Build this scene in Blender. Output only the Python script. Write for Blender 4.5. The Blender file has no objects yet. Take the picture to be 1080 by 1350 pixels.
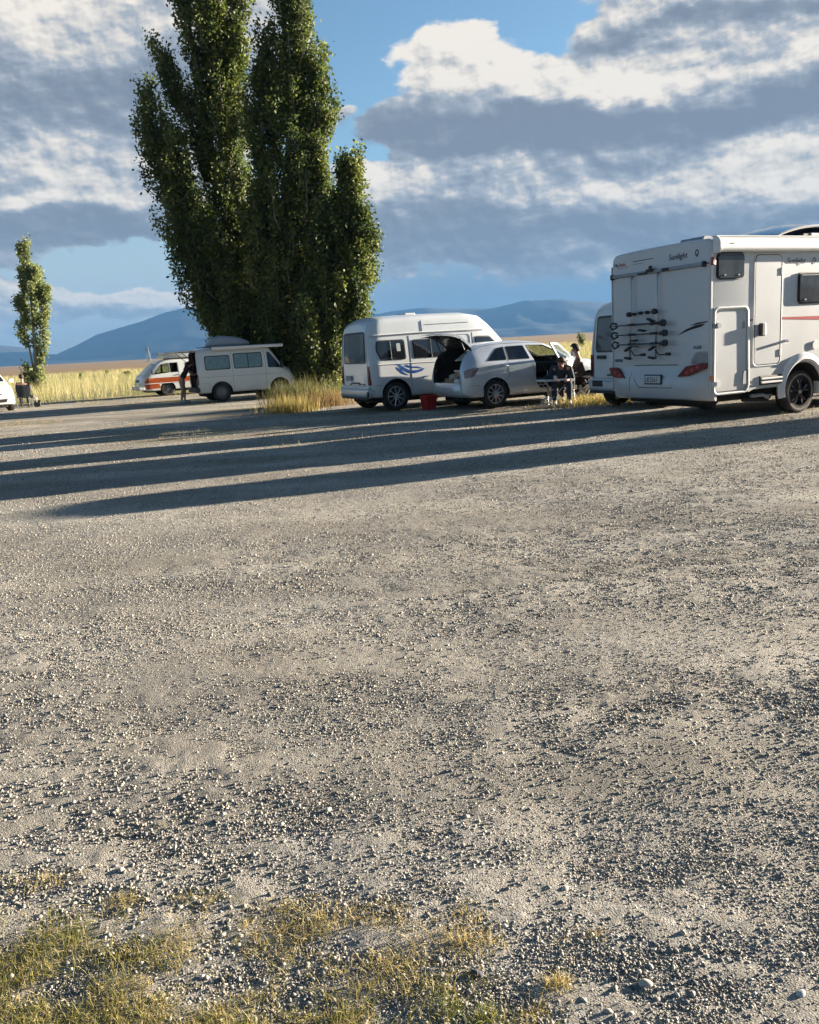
import bpy, bmesh, math, random
import numpy as np
from mathutils import Vector, Matrix
from mathutils.bvhtree import BVHTree
random.seed(7); RS = np.random.RandomState(11)
S = bpy.context.scene; COL = S.collection
PI = math.pi; R = math.radians

# ------------------------------------------------------------------ camera
FPX = 1107.0; PITCH = R(11.1); ROLL = R(3.45); CAMZ = 1.46
fw = Vector((0, math.cos(PITCH), -math.sin(PITCH)))
r0 = Vector((1, 0, 0)); u0 = Vector((0, math.sin(PITCH), math.cos(PITCH)))
cr = math.cos(ROLL)*r0 - math.sin(ROLL)*u0
cu = math.sin(ROLL)*r0 + math.cos(ROLL)*u0
CAM = Vector((0, 0, CAMZ))
cd = bpy.data.cameras.new('camera'); cam = bpy.data.objects.new('camera', cd); COL.objects.link(cam)
cd.sensor_fit = 'VERTICAL'; cd.sensor_height = 24; cd.lens = FPX/1350*24
cd.clip_start = 0.05; cd.clip_end = 30000
m = Matrix((cr, cu, -fw)).transposed().to_4x4(); m.translation = CAM
cam.matrix_world = m
S.camera = cam
def ray(px, py):
    return (cr*(px-540) - cu*(py-675) + fw*FPX).normalized()
def at(px, py, z=0.0):           # point of the level z seen at that place of the photograph
    d = ray(px, py); return CAM + d*((z-CAMZ)/d.z)
def atd(px, py, Y):              # point at the distance Y north of the camera
    d = ray(px, py); return CAM + d*(Y/d.y)
def azel(px, py):
    d = ray(px, py); return math.degrees(math.atan2(d.x, d.y)), math.degrees(math.asin(d.z))

# ------------------------------------------------------------------ numpy noise
def _h(ix, iy, s):
    n = (ix.astype(np.int64)*374761393 + iy.astype(np.int64)*668265263 + s*974634777) & 0x7fffffff
    n = ((n ^ (n >> 13))*1274126177) & 0x7fffffff
    n = (n ^ (n >> 16)) & 0x7fffffff
    return (n % 100003)/100003.0
def vnoise(x, y, s=0):
    xi = np.floor(x); yi = np.floor(y); fx = x-xi; fy = y-yi
    fx = fx*fx*(3-2*fx); fy = fy*fy*(3-2*fy)
    a = _h(xi, yi, s); b = _h(xi+1, yi, s); c = _h(xi, yi+1, s); d = _h(xi+1, yi+1, s)
    return (a*(1-fx)+b*fx)*(1-fy) + (c*(1-fx)+d*fx)*fy - 0.5
def fbm(x, y, o=4, s=0, g=0.5):
    t = 0; a = 1.0
    for k in range(o):
        t = t + a*vnoise(x*2**k, y*2**k, s+k*17); a *= g
    return t

# ------------------------------------------------------------------ object helpers
def link(o, parent=None):
    COL.objects.link(o)
    if parent is not None: o.parent = parent
    return o
def thing(name, label, cat, loc=(0, 0, 0), rz=0.0, group=None):
    o = bpy.data.objects.new(name, None); o.empty_display_size = .2
    COL.objects.link(o); o.location = loc; o.rotation_euler = (0, 0, rz)
    return tag(o, label, cat, group)
def tag(o, label=None, cat=None, group=None, kind=None):
    if label: o['label'] = label
    if cat: o['category'] = cat
    if group: o['group'] = group
    if kind: o['kind'] = kind
    return o
def obj(name, bm, mat, parent=None, smooth=False, loc=None, autos=None):
    me = bpy.data.meshes.new(name)
    if isinstance(bm, tuple):
        me.from_pydata(*bm)
    else:
        bmesh.ops.recalc_face_normals(bm, faces=bm.faces[:])
        bm.to_mesh(me); bm.free()
    if mat is not None: me.materials.append(mat)
    o = bpy.data.objects.new(name, me); link(o, parent)
    if smooth or autos:
        me.polygons.foreach_set('use_smooth', [True]*len(me.polygons))
        if autos: me.set_sharp_from_angle(angle=R(autos))
    if loc is not None: o.location = loc
    return o
def npmesh(name, V, F, mat, parent=None, smooth=False, attrs=None):   # V (n,3), F (m,k) all the same k
    me = bpy.data.meshes.new(name); n = len(V); m_, k = F.shape
    me.vertices.add(n); me.vertices.foreach_set('co', np.ascontiguousarray(V, dtype=np.float32).ravel())
    me.loops.add(m_*k); me.loops.foreach_set('vertex_index', np.ascontiguousarray(F, dtype=np.int32).ravel())
    me.polygons.add(m_); me.polygons.foreach_set('loop_start', np.arange(0, m_*k, k, dtype=np.int32))
    me.polygons.foreach_set('loop_total', np.full(m_, k, dtype=np.int32))
    if smooth: me.polygons.foreach_set('use_smooth', np.ones(m_, dtype=bool))
    if attrs:
        for nm, arr in attrs.items():
            a = me.attributes.new(nm, 'FLOAT', 'POINT'); a.data.foreach_set('value', np.ascontiguousarray(arr, dtype=np.float32))
    me.update(calc_edges=True)
    if mat is not None: me.materials.append(mat)
    o = bpy.data.objects.new(name, me); return link(o, parent)
def copy_tree(o, parent=None):
    c = o.copy(); COL.objects.link(c); c.parent = parent
    for ch in [x for x in bpy.data.objects if x.parent == o]: copy_tree(ch, c)
    return c

# bmesh adders
def bx(bm, x0, x1, y0, y1, z0, z1, bev=0, rot=None, seg=2):
    r = bmesh.ops.create_cube(bm, size=1); vs = r['verts']
    for v in vs: v.co = Vector(((x0+x1)/2+v.co.x*(x1-x0), (y0+y1)/2+v.co.y*(y1-y0), (z0+z1)/2+v.co.z*(z1-z0)))
    if rot is not None:
        c = Vector(((x0+x1)/2, (y0+y1)/2, (z0+z1)/2))
        for v in vs: v.co = c + rot @ (v.co-c)
    if bev: bmesh.ops.bevel(bm, geom=list({e for v in vs for e in v.link_edges}), offset=bev, segments=seg, affect='EDGES', profile=.5)
    return bm
def tube(bm, pts, r, n=8, r1=None, cap=True, closed=False):
    pts = [Vector(p) for p in pts]; rings = []; N = len(pts); up = None
    for i, p in enumerate(pts):
        if closed: t = pts[(i+1) % N]-pts[i-1]
        else: t = (pts[min(i+1, N-1)]-pts[max(i-1, 0)])
        t.normalize()
        if up is None: up = Vector((0, 0, 1)) if abs(t.z) < .9 else Vector((1, 0, 0))
        a = t.cross(up)
        if a.length < 1e-5: a = t.orthogonal()
        a.normalize(); b = a.cross(t).normalized(); up = b
        rr = r if r1 is None else r + (r1-r)*i/max(1, N-1)
        if isinstance(r, (list, tuple)): rr = r[i]
        rings.append([bm.verts.new(p+(a*math.cos(2*PI*k/n)+b*math.sin(2*PI*k/n))*rr) for k in range(n)])
    for i in range(N if closed else N-1):
        A = rings[i]; B = rings[(i+1) % N]
        for k in range(n): bm.faces.new((A[k], A[(k+1) % n], B[(k+1) % n], B[k]))
    if cap and not closed: bm.faces.new(rings[0][::-1]); bm.faces.new(rings[-1])
    return bm
def lathe(bm, prof, n=24, axis='y', c=(0, 0, 0)):     # prof: (radius, offset along axis)
    rings = []; c = Vector(c)
    for (r, h) in prof:
        ring = []
        for k in range(n):
            a = 2*PI*k/n; q = (r*math.cos(a), h, r*math.sin(a)) if axis == 'y' else ((h, r*math.cos(a), r*math.sin(a)) if axis == 'x' else (r*math.cos(a), r*math.sin(a), h))
            ring.append(bm.verts.new(c+Vector(q)))
        rings.append(ring)
    for A, B in zip(rings, rings[1:]):
        for k in range(n): bm.faces.new((A[k], A[(k+1) % n], B[(k+1) % n], B[k]))
    bm.faces.new(rings[0][::-1]); bm.faces.new(rings[-1])
    return bm
def prism(bm, poly, axis, a, b):                        # polygon extruded along an axis from a to b
    def P(u, v, w): return {'x': (w, u, v), 'y': (u, w, v), 'z': (u, v, w)}[axis]
    A = [bm.verts.new(P(u, v, a)) for u, v in poly]; B = [bm.verts.new(P(u, v, b)) for u, v in poly]
    n = len(poly); bm.faces.new(A); bm.faces.new(B[::-1])
    for k in range(n): bm.faces.new((A[k], B[k], B[(k+1) % n], A[(k+1) % n]))
    bmesh.ops.recalc_face_normals(bm, faces=bm.faces[:])
    return bm
def rrect(x0, x1, z0, z1, r, n=5):                      # rounded rectangle outline
    out = []
    for cx, cz, a0 in ((x1-r, z1-r, 0), (x0+r, z1-r, 90), (x0+r, z0+r, 180), (x1-r, z0+r, 270)):
        for k in range(n+1):
            a = R(a0+90*k/n); out.append((cx+r*math.cos(a), cz+r*math.sin(a)))
    return out
def rpoly(pts, r, n=4):                                 # polygon with rounded corners
    out = []; N = len(pts)
    for i in range(N):
        p0, p1, p2 = (Vector(pts[i-1]), Vector(pts[i]), Vector(pts[(i+1) % N]))
        a = (p0-p1); b = (p2-p1); q = min(r, a.length*.45, b.length*.45)
        A = p1+a.normalized()*q; B = p1+b.normalized()*q
        for k in range(n+1):
            t = k/n; out.append(tuple((A*(1-t)+p1*t)*(1-t)+(p1*(1-t)+B*t)*t))
    return out

# ------------------------------------------------------------------ materials
_mats = {}
def nt(mat): return mat.node_tree.nodes, mat.node_tree.links
def mat(name, col, rough=.5, metal=0.0, coat=0.0, spec=.5, trans=0, emis=None, noise=0.0, nscale=6.0, bump=0.0, bscale=60.0, dirt=None):
    if name in _mats: return _mats[name]
    M = bpy.data.materials.new(name); M.use_nodes = True; _mats[name] = M
    N, L = nt(M); B = N['Principled BSDF']
    B.inputs['Base Color'].default_value = (*col, 1); B.inputs['Roughness'].default_value = rough
    B.inputs['Metallic'].default_value = metal; B.inputs['Coat Weight'].default_value = coat; B.inputs['Coat Roughness'].default_value = .08
    B.inputs['Specular IOR Level'].default_value = spec; B.inputs['Transmission Weight'].default_value = trans
    if emis: B.inputs['Emission Color'].default_value = (*emis[0], 1); B.inputs['Emission Strength'].default_value = emis[1]
    tc = N.new('ShaderNodeTexCoord')
    if noise or dirt:
        n1 = N.new('ShaderNodeTexNoise'); n1.inputs['Scale'].default_value = nscale; n1.inputs['Detail'].default_value = 5
        L.new(tc.outputs['Object'], n1.inputs['Vector'])
        mx = N.new('ShaderNodeMix'); mx.data_type = 'RGBA'
        mr = N.new('ShaderNodeMapRange'); mr.inputs[1].default_value = .35; mr.inputs[2].default_value = .7
        L.new(n1.outputs['Fac'], mr.inputs[0]); L.new(mr.outputs[0], mx.inputs['Factor'])
        mx.inputs['A'].default_value = (*[c*(1-noise) for c in col], 1); mx.inputs['B'].default_value = (*[min(1, c*(1+noise)) for c in col], 1)
        out = mx.outputs['Result']
        if dirt:            # road dust settled on the low parts: dirt = (height, colour, amount)
            sx = N.new('ShaderNodeSeparateXYZ'); L.new(tc.outputs['Object'], sx.inputs[0])
            m2 = N.new('ShaderNodeMapRange'); m2.inputs[1].default_value = dirt[0]; m2.inputs[2].default_value = dirt[0]*.35
            m2.inputs[3].default_value = 0; m2.inputs[4].default_value = dirt[2]
            L.new(sx.outputs['Z'], m2.inputs[0])
            mm = N.new('ShaderNodeMath'); mm.operation = 'MULTIPLY'; L.new(m2.outputs[0], mm.inputs[0]); L.new(mr.outputs[0], mm.inputs[1])
            mx2 = N.new('ShaderNodeMix'); mx2.data_type = 'RGBA'; L.new(mm.outputs[0], mx2.inputs['Factor'])
            L.new(out, mx2.inputs['A']); mx2.inputs['B'].default_value = (*dirt[1], 1); out = mx2.outputs['Result']
        L.new(out, B.inputs['Base Color'])
        m3 = N.new('ShaderNodeMapRange'); m3.inputs[3].default_value = rough*.85; m3.inputs[4].default_value = min(1, rough*1.25)
        L.new(n1.outputs['Fac'], m3.inputs[0]); L.new(m3.outputs[0], B.inputs['Roughness'])
    if bump:
        n2 = N.new('ShaderNodeTexNoise'); n2.inputs['Scale'].default_value = bscale; n2.inputs['Detail'].default_value = 4
        L.new(tc.outputs['Object'], n2.inputs['Vector'])
        b = N.new('ShaderNodeBump'); b.inputs['Strength'].default_value = bump; b.inputs['Distance'].default_value = .02
        L.new(n2.outputs['Fac'], b.inputs['Height']); L.new(b.outputs[0], B.inputs['Normal'])
    return M
# ------------------------------------------------------------------ light, sky
SUN_AZ = 70.0; SUN_EL = 8.9
sdir = Vector((math.sin(R(SUN_AZ))*math.cos(R(SUN_EL)), math.cos(R(SUN_AZ))*math.cos(R(SUN_EL)), math.sin(R(SUN_EL))))
sl = bpy.data.lights.new('sun', 'SUN'); sl.energy = 5.0; sl.angle = R(.55); sl.color = (1.0, .87, .70)
so = bpy.data.objects.new('sun', sl); COL.objects.link(so); so.rotation_euler = (-sdir).to_track_quat('-Z', 'Y').to_euler()
W = bpy.data.worlds.new('World'); S.world = W; W.use_nodes = True
N = W.node_tree.nodes; L = W.node_tree.links; N.clear()
def nd(t, **k):
    n = N.new(t)
    for a, b in k.items(): setattr(n, a, b)
    return n
def mth(op, a, b=None, clamp=False):
    n = nd('ShaderNodeMath', operation=op, use_clamp=clamp)
    for i, v in enumerate((a, b)):
        if v is None: continue
        if isinstance(v, (int, float)): n.inputs[i].default_value = v
        else: L.new(v, n.inputs[i])
    return n.outputs[0]
def mixc(f, a, b):
    n = nd('ShaderNodeMix', data_type='RGBA')
    if isinstance(f, (int, float)): n.inputs['Factor'].default_value = f
    else: L.new(f, n.inputs['Factor'])
    for nm, v in (('A', a), ('B', b)):
        if isinstance(v, tuple): n.inputs[nm].default_value = (*v, 1)
        else: L.new(v, n.inputs[nm])
    return n.outputs['Result']
def smooth(v, a, b, c=0.0, d=1.0):
    n = nd('ShaderNodeMapRange', interpolation_type='SMOOTHSTEP')
    L.new(v, n.inputs[0])
    for i, q in enumerate((a, b, c, d)): n.inputs[i+1].default_value = q
    return n.outputs[0]
sky = nd('ShaderNodeTexSky', sky_type='NISHITA', sun_disc=False, sun_elevation=R(SUN_EL), sun_rotation=R(SUN_AZ), altitude=600, air_density=1.0, dust_density=.6, ozone_density=2.5)
tc = nd('ShaderNodeTexCoord'); sp = nd('ShaderNodeSeparateXYZ'); L.new(tc.outputs['Generated'], sp.inputs[0])
az = mth('MULTIPLY', mth('ARCTAN2', sp.outputs['X'], sp.outputs['Y']), 180/PI)
el = mth('MULTIPLY', mth('ARCSINE', sp.outputs['Z']), 180/PI)
cv = nd('ShaderNodeCombineXYZ'); L.new(az, cv.inputs[0]); L.new(el, cv.inputs[1])
P0 = cv.outputs[0]
def vadd(v, w):
    n = nd('ShaderNodeVectorMath', operation='ADD'); L.new(v, n.inputs[0])
    if isinstance(w, tuple): n.inputs[1].default_value = w
    else: L.new(w, n.inputs[1])
    return n.outputs[0]
def vmul(v, w):
    n = nd('ShaderNodeVectorMath', operation='MULTIPLY'); L.new(v, n.inputs[0]); n.inputs[1].default_value = w; return n.outputs[0]
def noise(v, sc, det=8, rough=.55, col=False, dist=0.0):
    n = nd('ShaderNodeTexNoise'); L.new(v, n.inputs['Vector']); n.inputs['Scale'].default_value = sc
    n.inputs['Detail'].default_value = det; n.inputs['Roughness'].default_value = rough; n.inputs['Distortion'].default_value = dist
    return n.outputs['Color' if col else 'Fac']
# warp the angles so that no edge is a clean ellipse
wc = noise(vmul(P0, (.10, .18, 1)), 1.0, 7, .6, True)
warp = vmul(vadd(wc, (-.5, -.5, -.5)), (9, 5.0, 0))
PW = vadd(P0, warp)
def blobs(P, lst):
    acc = None
    for (px, py, rx, ry, amp) in lst:
        a, e = azel(px, py); k = 180/PI/FPX
        q = vmul(vadd(P, (-a, -e, 0)), (1/(rx*k), 1/(ry*k), 0))
        ln = nd('ShaderNodeVectorMath', operation='LENGTH'); L.new(q, ln.inputs[0])
        v = smooth(ln.outputs['Value'], 1.25, .35, 0, amp)
        acc = v if acc is None else mth('ADD', acc, v)
    return acc
CLOUD = [(60, 40, 230, 110, 1.2), (90, 150, 230, 110, 1.2), (80, 235, 230, 80, 1.1), (120, 292, 190, 34, .9), (350, 30, 60, 50, .8),
         (240, 60, 120, 120, .6), (30, 405, 330, 26, .75), (200, 400, 120, 16, .5),
         (610, 85, 110, 42, 1.0), (760, 105, 150, 40, 1.0), (960, 90, 230, 50, 1.1), (1000, 20, 200, 34, 1.1), (860, 10, 70, 18, .6),
         (560, 160, 130, 40, 1.0), (780, 165, 260, 52, 1.2), (1040, 160, 200, 60, 1.0),
         (560, 240, 150, 34, 1.0), (800, 240, 220, 60, 1.0), (1050, 245, 180, 60, 1.1), (560, 300, 220, 50, 1.0), (800, 310, 320, 60, 1.1), (1080, 300, 200, 50, 1.0),
         (-300, 150, 300, 200, 1.2), (-500, 330, 400, 60, .8), (1500, 180, 380, 160, 1.2), (1400, -150, 500, 80, .9), (300, -260, 600, 120, .6), (1700, 350, 500, 50, .8)]
TONE = [(80, 100, 260, 62, -.62), (60, 25, 150, 45, .5), (260, 150, 100, 90, -.2), (90, 225, 220, 40, .35), (110, 300, 200, 26, -.45), (60, 272, 50, 16, .5), (150, 400, 300, 14, .12),
        (590, 75, 110, 34, .65), (750, 100, 110, 22, .5), (960, 78, 170, 34, .55), (1000, 18, 210, 30, -.5),
        (500, 160, 80, 34, -.5), (640, 168, 150, 30, -.75), (880, 150, 300, 36, -.85), (1080, 130, 80, 36, -.3),
        (520, 240, 70, 26, .55), (700, 225, 130, 28, .1), (1000, 232, 150, 40, .5), (790, 245, 100, 22, .3), (560, 290, 200, 44, -.55), (820, 305, 300, 40, -.5), (700, 322, 60, 10, .35), (560, 215, 120, 14, -.15)]
def puffs(P):
    acc = None
    for sc, w in ((.34, .62), (.85, .38)):
        v = nd('ShaderNodeTexVoronoi', feature='SMOOTH_F1'); v.inputs['Smoothness'].default_value = .55; v.inputs['Scale'].default_value = sc
        q = vadd(vmul(P, (1, 1.5, 1)), vmul(noise(vmul(P, (.5, .8, 1)), 1.0, 3, .6, True), (1.1, .9, 0))); L.new(q, v.inputs['Vector'])
        o = mth('MULTIPLY', mth('SUBTRACT', .55, v.outputs['Distance']), w)
        acc = o if acc is None else mth('ADD', acc, o)
    return acc
def field(dx, dy):
    P = vadd(P0, (dx, dy, 0)) if dx or dy else P0
    big = blobs(vadd(P, warp), CLOUD)
    fb = noise(vmul(P, (.20, .36, 1)), 1.0, 8, .56, False, .35)
    return mth('ADD', mth('ADD', big, mth('MULTIPLY', mth('SUBTRACT', fb, .5), 1.5)), mth('MULTIPLY', mth('MULTIPLY', puffs(P), 1.35), smooth(big, .05, .6))), fb
dens, nA = field(0, 0)
densB, nB = field(.55, .60)                 # the same field a little towards the sun and up
cov = smooth(dens, .34, .72)
relief = mth('SUBTRACT', dens, densB)
r1 = nd('ShaderNodeClamp'); L.new(mth('MULTIPLY', relief, .62), r1.inputs[0]); r1.inputs[1].default_value = -.30; r1.inputs[2].default_value = .42
nC = noise(vmul(P0, (.7, 1.0, 1)), 1.0, 6, .55); nD = noise(vmul(vadd(P0, (.18, .18, 0)), (.7, 1.0, 1)), 1.0, 6, .55)
lit2 = mth('MULTIPLY', mth('SUBTRACT', nC, nD), 1.1)
thin = smooth(dens, 1.1, .40, 0, .22)       # thin edges let the sun through
tone = mth('ADD', mth('ADD', mth('ADD', mth('ADD', mth('ADD', mth('MULTIPLY', blobs(PW, TONE), .60), mth('MULTIPLY', mth('SUBTRACT', noise(vmul(P0, (.33, .62, 1)), 1.0, 6, .6), .5), .55)), .51), r1.outputs[0]), lit2), thin, clamp=True)
cr_ = nd('ShaderNodeValToRGB'); L.new(tone, cr_.inputs[0]); E = cr_.color_ramp.elements
E[0].position = 0; E[0].color = (.225, .262, .325, 1); E[1].position = 1; E[1].color = (1.0, .92, .81, 1)
for p, c in ((.30, (.29, .33, .39, 1)), (.55, (.44, .475, .525, 1)), (.78, (.76, .72, .66, 1))):
    e = E.new(p); e.color = c
CK = 0.152
skyt = vmul(sky.outputs[0], (1.06, 1.07, 1.02)); skyc = nd('ShaderNodeVectorMath', operation='SCALE'); L.new(skyt, skyc.inputs[0]); skyc.inputs['Scale'].default_value = 0.51
# distant blue rain haze low on the right of the view
veil = mth('MULTIPLY', smooth(el, 9.0, 3.0), smooth(az, -14, 4))
cl = nd('ShaderNodeVectorMath', operation='SCALE'); L.new(cr_.outputs[0], cl.inputs[0]); cl.inputs['Scale'].default_value = CK*14.3
lowc = nd('ShaderNodeVectorMath', operation='SCALE'); lowc.inputs[0].default_value = (.19, .325, .485); lowc.inputs['Scale'].default_value = CK*14.3
pale = nd('ShaderNodeVectorMath', operation='SCALE'); pale.inputs[0].default_value = (.50, .60, .68); pale.inputs['Scale'].default_value = CK*14.3
base = mixc(mth('MULTIPLY', veil, .85), mixc(smooth(el, 13.0, 3.0, 0, .85), skyc.outputs[0], pale.outputs[0]), lowc.outputs[0])
clf = mth('MULTIPLY', cov, smooth(el, .5, 5.5, .35, 1))
final = mixc(mth('MULTIPLY', clf, .97), base, cl.outputs[0])
# sky dimmed by hand overhead and behind the view, cutting fill on white paint
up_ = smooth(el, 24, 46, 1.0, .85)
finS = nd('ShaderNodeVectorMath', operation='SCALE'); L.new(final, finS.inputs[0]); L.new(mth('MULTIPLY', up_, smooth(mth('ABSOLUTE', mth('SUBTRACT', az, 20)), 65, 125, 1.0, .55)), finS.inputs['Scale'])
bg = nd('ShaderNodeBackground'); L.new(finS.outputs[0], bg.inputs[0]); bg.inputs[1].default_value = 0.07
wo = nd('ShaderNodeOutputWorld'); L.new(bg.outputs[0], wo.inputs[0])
W.cycles.sampling_method = 'MANUAL'; W.cycles.sample_map_resolution = 512
S.view_settings.view_transform = 'Standard'; S.view_settings.look = 'None'; S.view_settings.exposure = 2.74; S.view_settings.gamma = 1
S.cycles.max_bounces = 8; S.cycles.transparent_max_bounces = 12; S.cycles.volume_bounces = 1
S.cycles.use_adaptive_sampling = True; S.cycles.adaptive_threshold = .015; S.cycles.use_denoising = True
# ------------------------------------------------------------------ ground
def gz(x, y):                      # gentle relief of the yard and the plain (numpy)
    r = np.hypot(x, y)
    near = np.clip(1-r/60, 0, 1)
    z = .030*fbm(x/3.1, y/3.1, 3, 5)*np.clip(r/6, .3, 1)*near
    z = z + .010*fbm(x/.45, y/.45, 4, 9)*np.clip(1-r/30, 0, 1)
    far = np.clip((y-250)/1500, 0, 1)
    return z + far*far*9.0*(1+.5*fbm(x/420, y/300, 3, 21))
def coords(lim, first, grow, cap):
    out = [0.0]; s = first
    while out[-1] < lim:
        out.append(out[-1]+s); 
        if out[-1] > cap: s *= grow
    return out
xp = coords(4200, .011, 1.030, 2.4); xs = np.array([-v for v in xp[:0:-1]]+xp)
ys = [1.25]
while ys[-1] < 7500: ys.append(ys[-1]*(1.0045 if ys[-1] < 14 else (1.012 if ys[-1] < 60 else 1.05)))
back = [1.25-v for v in coords(120, .05, 1.2, .1)[:0:-1]]
ys = np.array(back+ys)
GX, GY = np.meshgrid(xs, ys); nx, ny = len(xs), len(ys)
fine = np.clip(1-np.hypot(GX, GY)/14, 0, 1); mid = np.clip(1-np.hypot(GX, GY)/38, 0, 1)
coarse = np.clip(fbm(GX/1.3+3, GY/.8, 3, 41)*2.2+.5, 0, 1)
GZ = gz(GX, GY) + mid*(.005*fbm(GX/.16, GY/.11, 3, 55)*(.4+coarse)) + fine*(.0036*fbm(GX/.055, GY/.055, 3, 77)*(.4+coarse) + .0028*np.abs(fbm(GX/.02, GY/.02, 2, 99)))
V = np.stack([GX.ravel(), GY.ravel(), GZ.ravel()], 1)
idx = np.arange(nx*ny).reshape(ny, nx)
F = np.stack([idx[:-1, :-1].ravel(), idx[:-1, 1:].ravel(), idx[1:, 1:].ravel(), idx[1:, :-1].ravel()], 1)

M = bpy.data.materials.new('gravel_ground'); M.use_nodes = True
N, L = nt(M); B = N['Principled BSDF']; B.inputs['Roughness'].default_value = .93; B.inputs['Specular IOR Level'].default_value = .2
geo = N.new('ShaderNodeNewGeometry'); PG = geo.outputs['Position']
def gnoise(sc, det=5, rough=.6, stretch=None, typ='noise'):
    v = PG
    if stretch:
        mp = N.new('ShaderNodeVectorMath'); mp.operation = 'MULTIPLY'; L.new(v, mp.inputs[0]); mp.inputs[1].default_value = stretch; v = mp.outputs[0]
    n = N.new('ShaderNodeTexNoise'); L.new(v, n.inputs['Vector']); n.inputs['Scale'].default_value = sc; n.inputs['Detail'].default_value = det; n.inputs['Roughness'].default_value = rough
    return n.outputs['Fac']
def gmap(v, a, b, c=0.0, d=1.0, sm=True):
    n = N.new('ShaderNodeMapRange'); n.interpolation_type = 'SMOOTHSTEP' if sm else 'LINEAR'; L.new(v, n.inputs[0])
    for i, q in enumerate((a, b, c, d)): n.inputs[i+1].default_value = q
    return n.outputs[0]
def gmix(f, a, b, bt='MIX'):
    n = N.new('ShaderNodeMix'); n.data_type = 'RGBA'; n.blend_type = bt
    if isinstance(f, (int, float)): n.inputs['Factor'].default_value = f
    else: L.new(f, n.inputs['Factor'])
    for nm, v in (('A', a), ('B', b)):
        if isinstance(v, tuple): n.inputs[nm].default_value = (*v, 1)
        else: L.new(v, n.inputs[nm])
    return n.outputs['Result']
def gmath(op, a, b):
    n = N.new('ShaderNodeMath'); n.operation = op
    for i, v in enumerate((a, b)):
        if isinstance(v, (int, float)): n.inputs[i].default_value = v
        else: L.new(v, n.inputs[i])
    return n.outputs[0]
vor = N.new('ShaderNodeTexVoronoi'); L.new(PG, vor.inputs['Vector']); vor.inputs['Scale'].default_value = 70
vor2 = N.new('ShaderNodeTexVoronoi'); L.new(PG, vor2.inputs['Vector']); vor2.inputs['Scale'].default_value = 26
sand = gmix(gmap(gnoise(.9, 6, .65), .38, .62), (.295, .265, .216), (.41, .373, .310))
stone = gmix(gmap(vor.outputs['Color'], .25, .75, 0, 1), (.13, .13, .128), (.50, .47, .42))
stone2 = gmix(gmap(vor2.outputs['Color'], .3, .7, 0, 1), (.19, .185, .175), (.44, .41, .36))
vor3 = N.new('ShaderNodeTexVoronoi'); L.new(PG, vor3.inputs['Vector']); vor3.inputs['Scale'].default_value = 170
stone3 = gmix(gmap(vor3.outputs['Color'], .25, .75, 0, 1), (.085, .085, .09), (.58, .56, .52))
stn = gmix(.42, gmix(.45, stone, stone2), stone3)
wear = gmap(gnoise(.75, 5, .6, (.55, 1.0, 1)), .40, .62)          # wheel-worn sandy lanes against loose stones
col = gmix(gmath('MULTIPLY', gmath('ADD', gmath('MULTIPLY', wear, .6), .35), gmap(gnoise(38, 3, .7), .35, .6)), sand, stn)
lane = gmap(gnoise(.55, 4, .55, (.22, 1.5, 1)), .40, .62, .80, 1.12)
hs = N.new('ShaderNodeHueSaturation'); L.new(lane, hs.inputs['Value']); L.new(col, hs.inputs['Color']); col = hs.outputs[0]
# moss and weeds in the yard further away
sx = N.new('ShaderNodeSeparateXYZ'); L.new(PG, sx.inputs[0])
weed = gmath('MULTIPLY', gmath('MULTIPLY', gmap(gnoise(.55, 6, .65, (.5, 1.4, 1)), .50, .64), gmap(sx.outputs['Y'], 6, 14)), gmap(gnoise(9, 4, .7), .35, .6))
col = gmix(gmath('MULTIPLY', weed, .85), col, (.15, .13, .065))
dryp = gmath('MULTIPLY', gmap(gnoise(.35, 6, .6, (.4, 1.2, 1)), .52, .66), gmap(sx.outputs['Y'], 12, 18))
col = gmix(gmath('MULTIPLY', dryp, .7), col, (.235, .175, .10))
# the plain beyond: straw grass, then rust tussock
edge = gmath('ADD', sx.outputs['Y'], gmath('MULTIPLY', gmath('SUBTRACT', gnoise(.12, 4, .6), .5), 10))
plain = gmix(gmap(gnoise(.03, 6, .6, (.3, 1, 1)), .4, .6), (.275, .25, .115), (.21, .21, .09))
rust = gmix(gmap(gnoise(.006, 7, .7, (.35, 1, 1)), .36, .64), (.27, .155, .07), (.31, .225, .11))
plain = gmix(gmap(gmath('ADD', sx.outputs['Y'], gmath('MULTIPLY', gmath('SUBTRACT', gnoise(.01, 4), .5), 120)), 150, 230), plain, rust)
plain = gmix(gmap(sx.outputs['Y'], 1500, 3500), plain, (.12, .13, .08))
col = gmix(gmap(edge, 36, 39), col, plain)
L.new(col, B.inputs['Base Color'])
b1 = N.new('ShaderNodeBump'); b1.inputs['Strength'].default_value = .9; b1.inputs['Distance'].default_value = .014
hh = gmath('ADD', gmath('MULTIPLY', gnoise(55, 6, .8), .9), gmath('MULTIPLY', gmap(vor3.outputs['Distance'], 0, .7, 1, 0), .35))
L.new(hh, b1.inputs['Height']); L.new(b1.outputs[0], B.inputs['Normal'])
g = npmesh('ground', V, F, M, smooth=True); tag(g, kind='structure')
print('ground', nx, ny)

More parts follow.
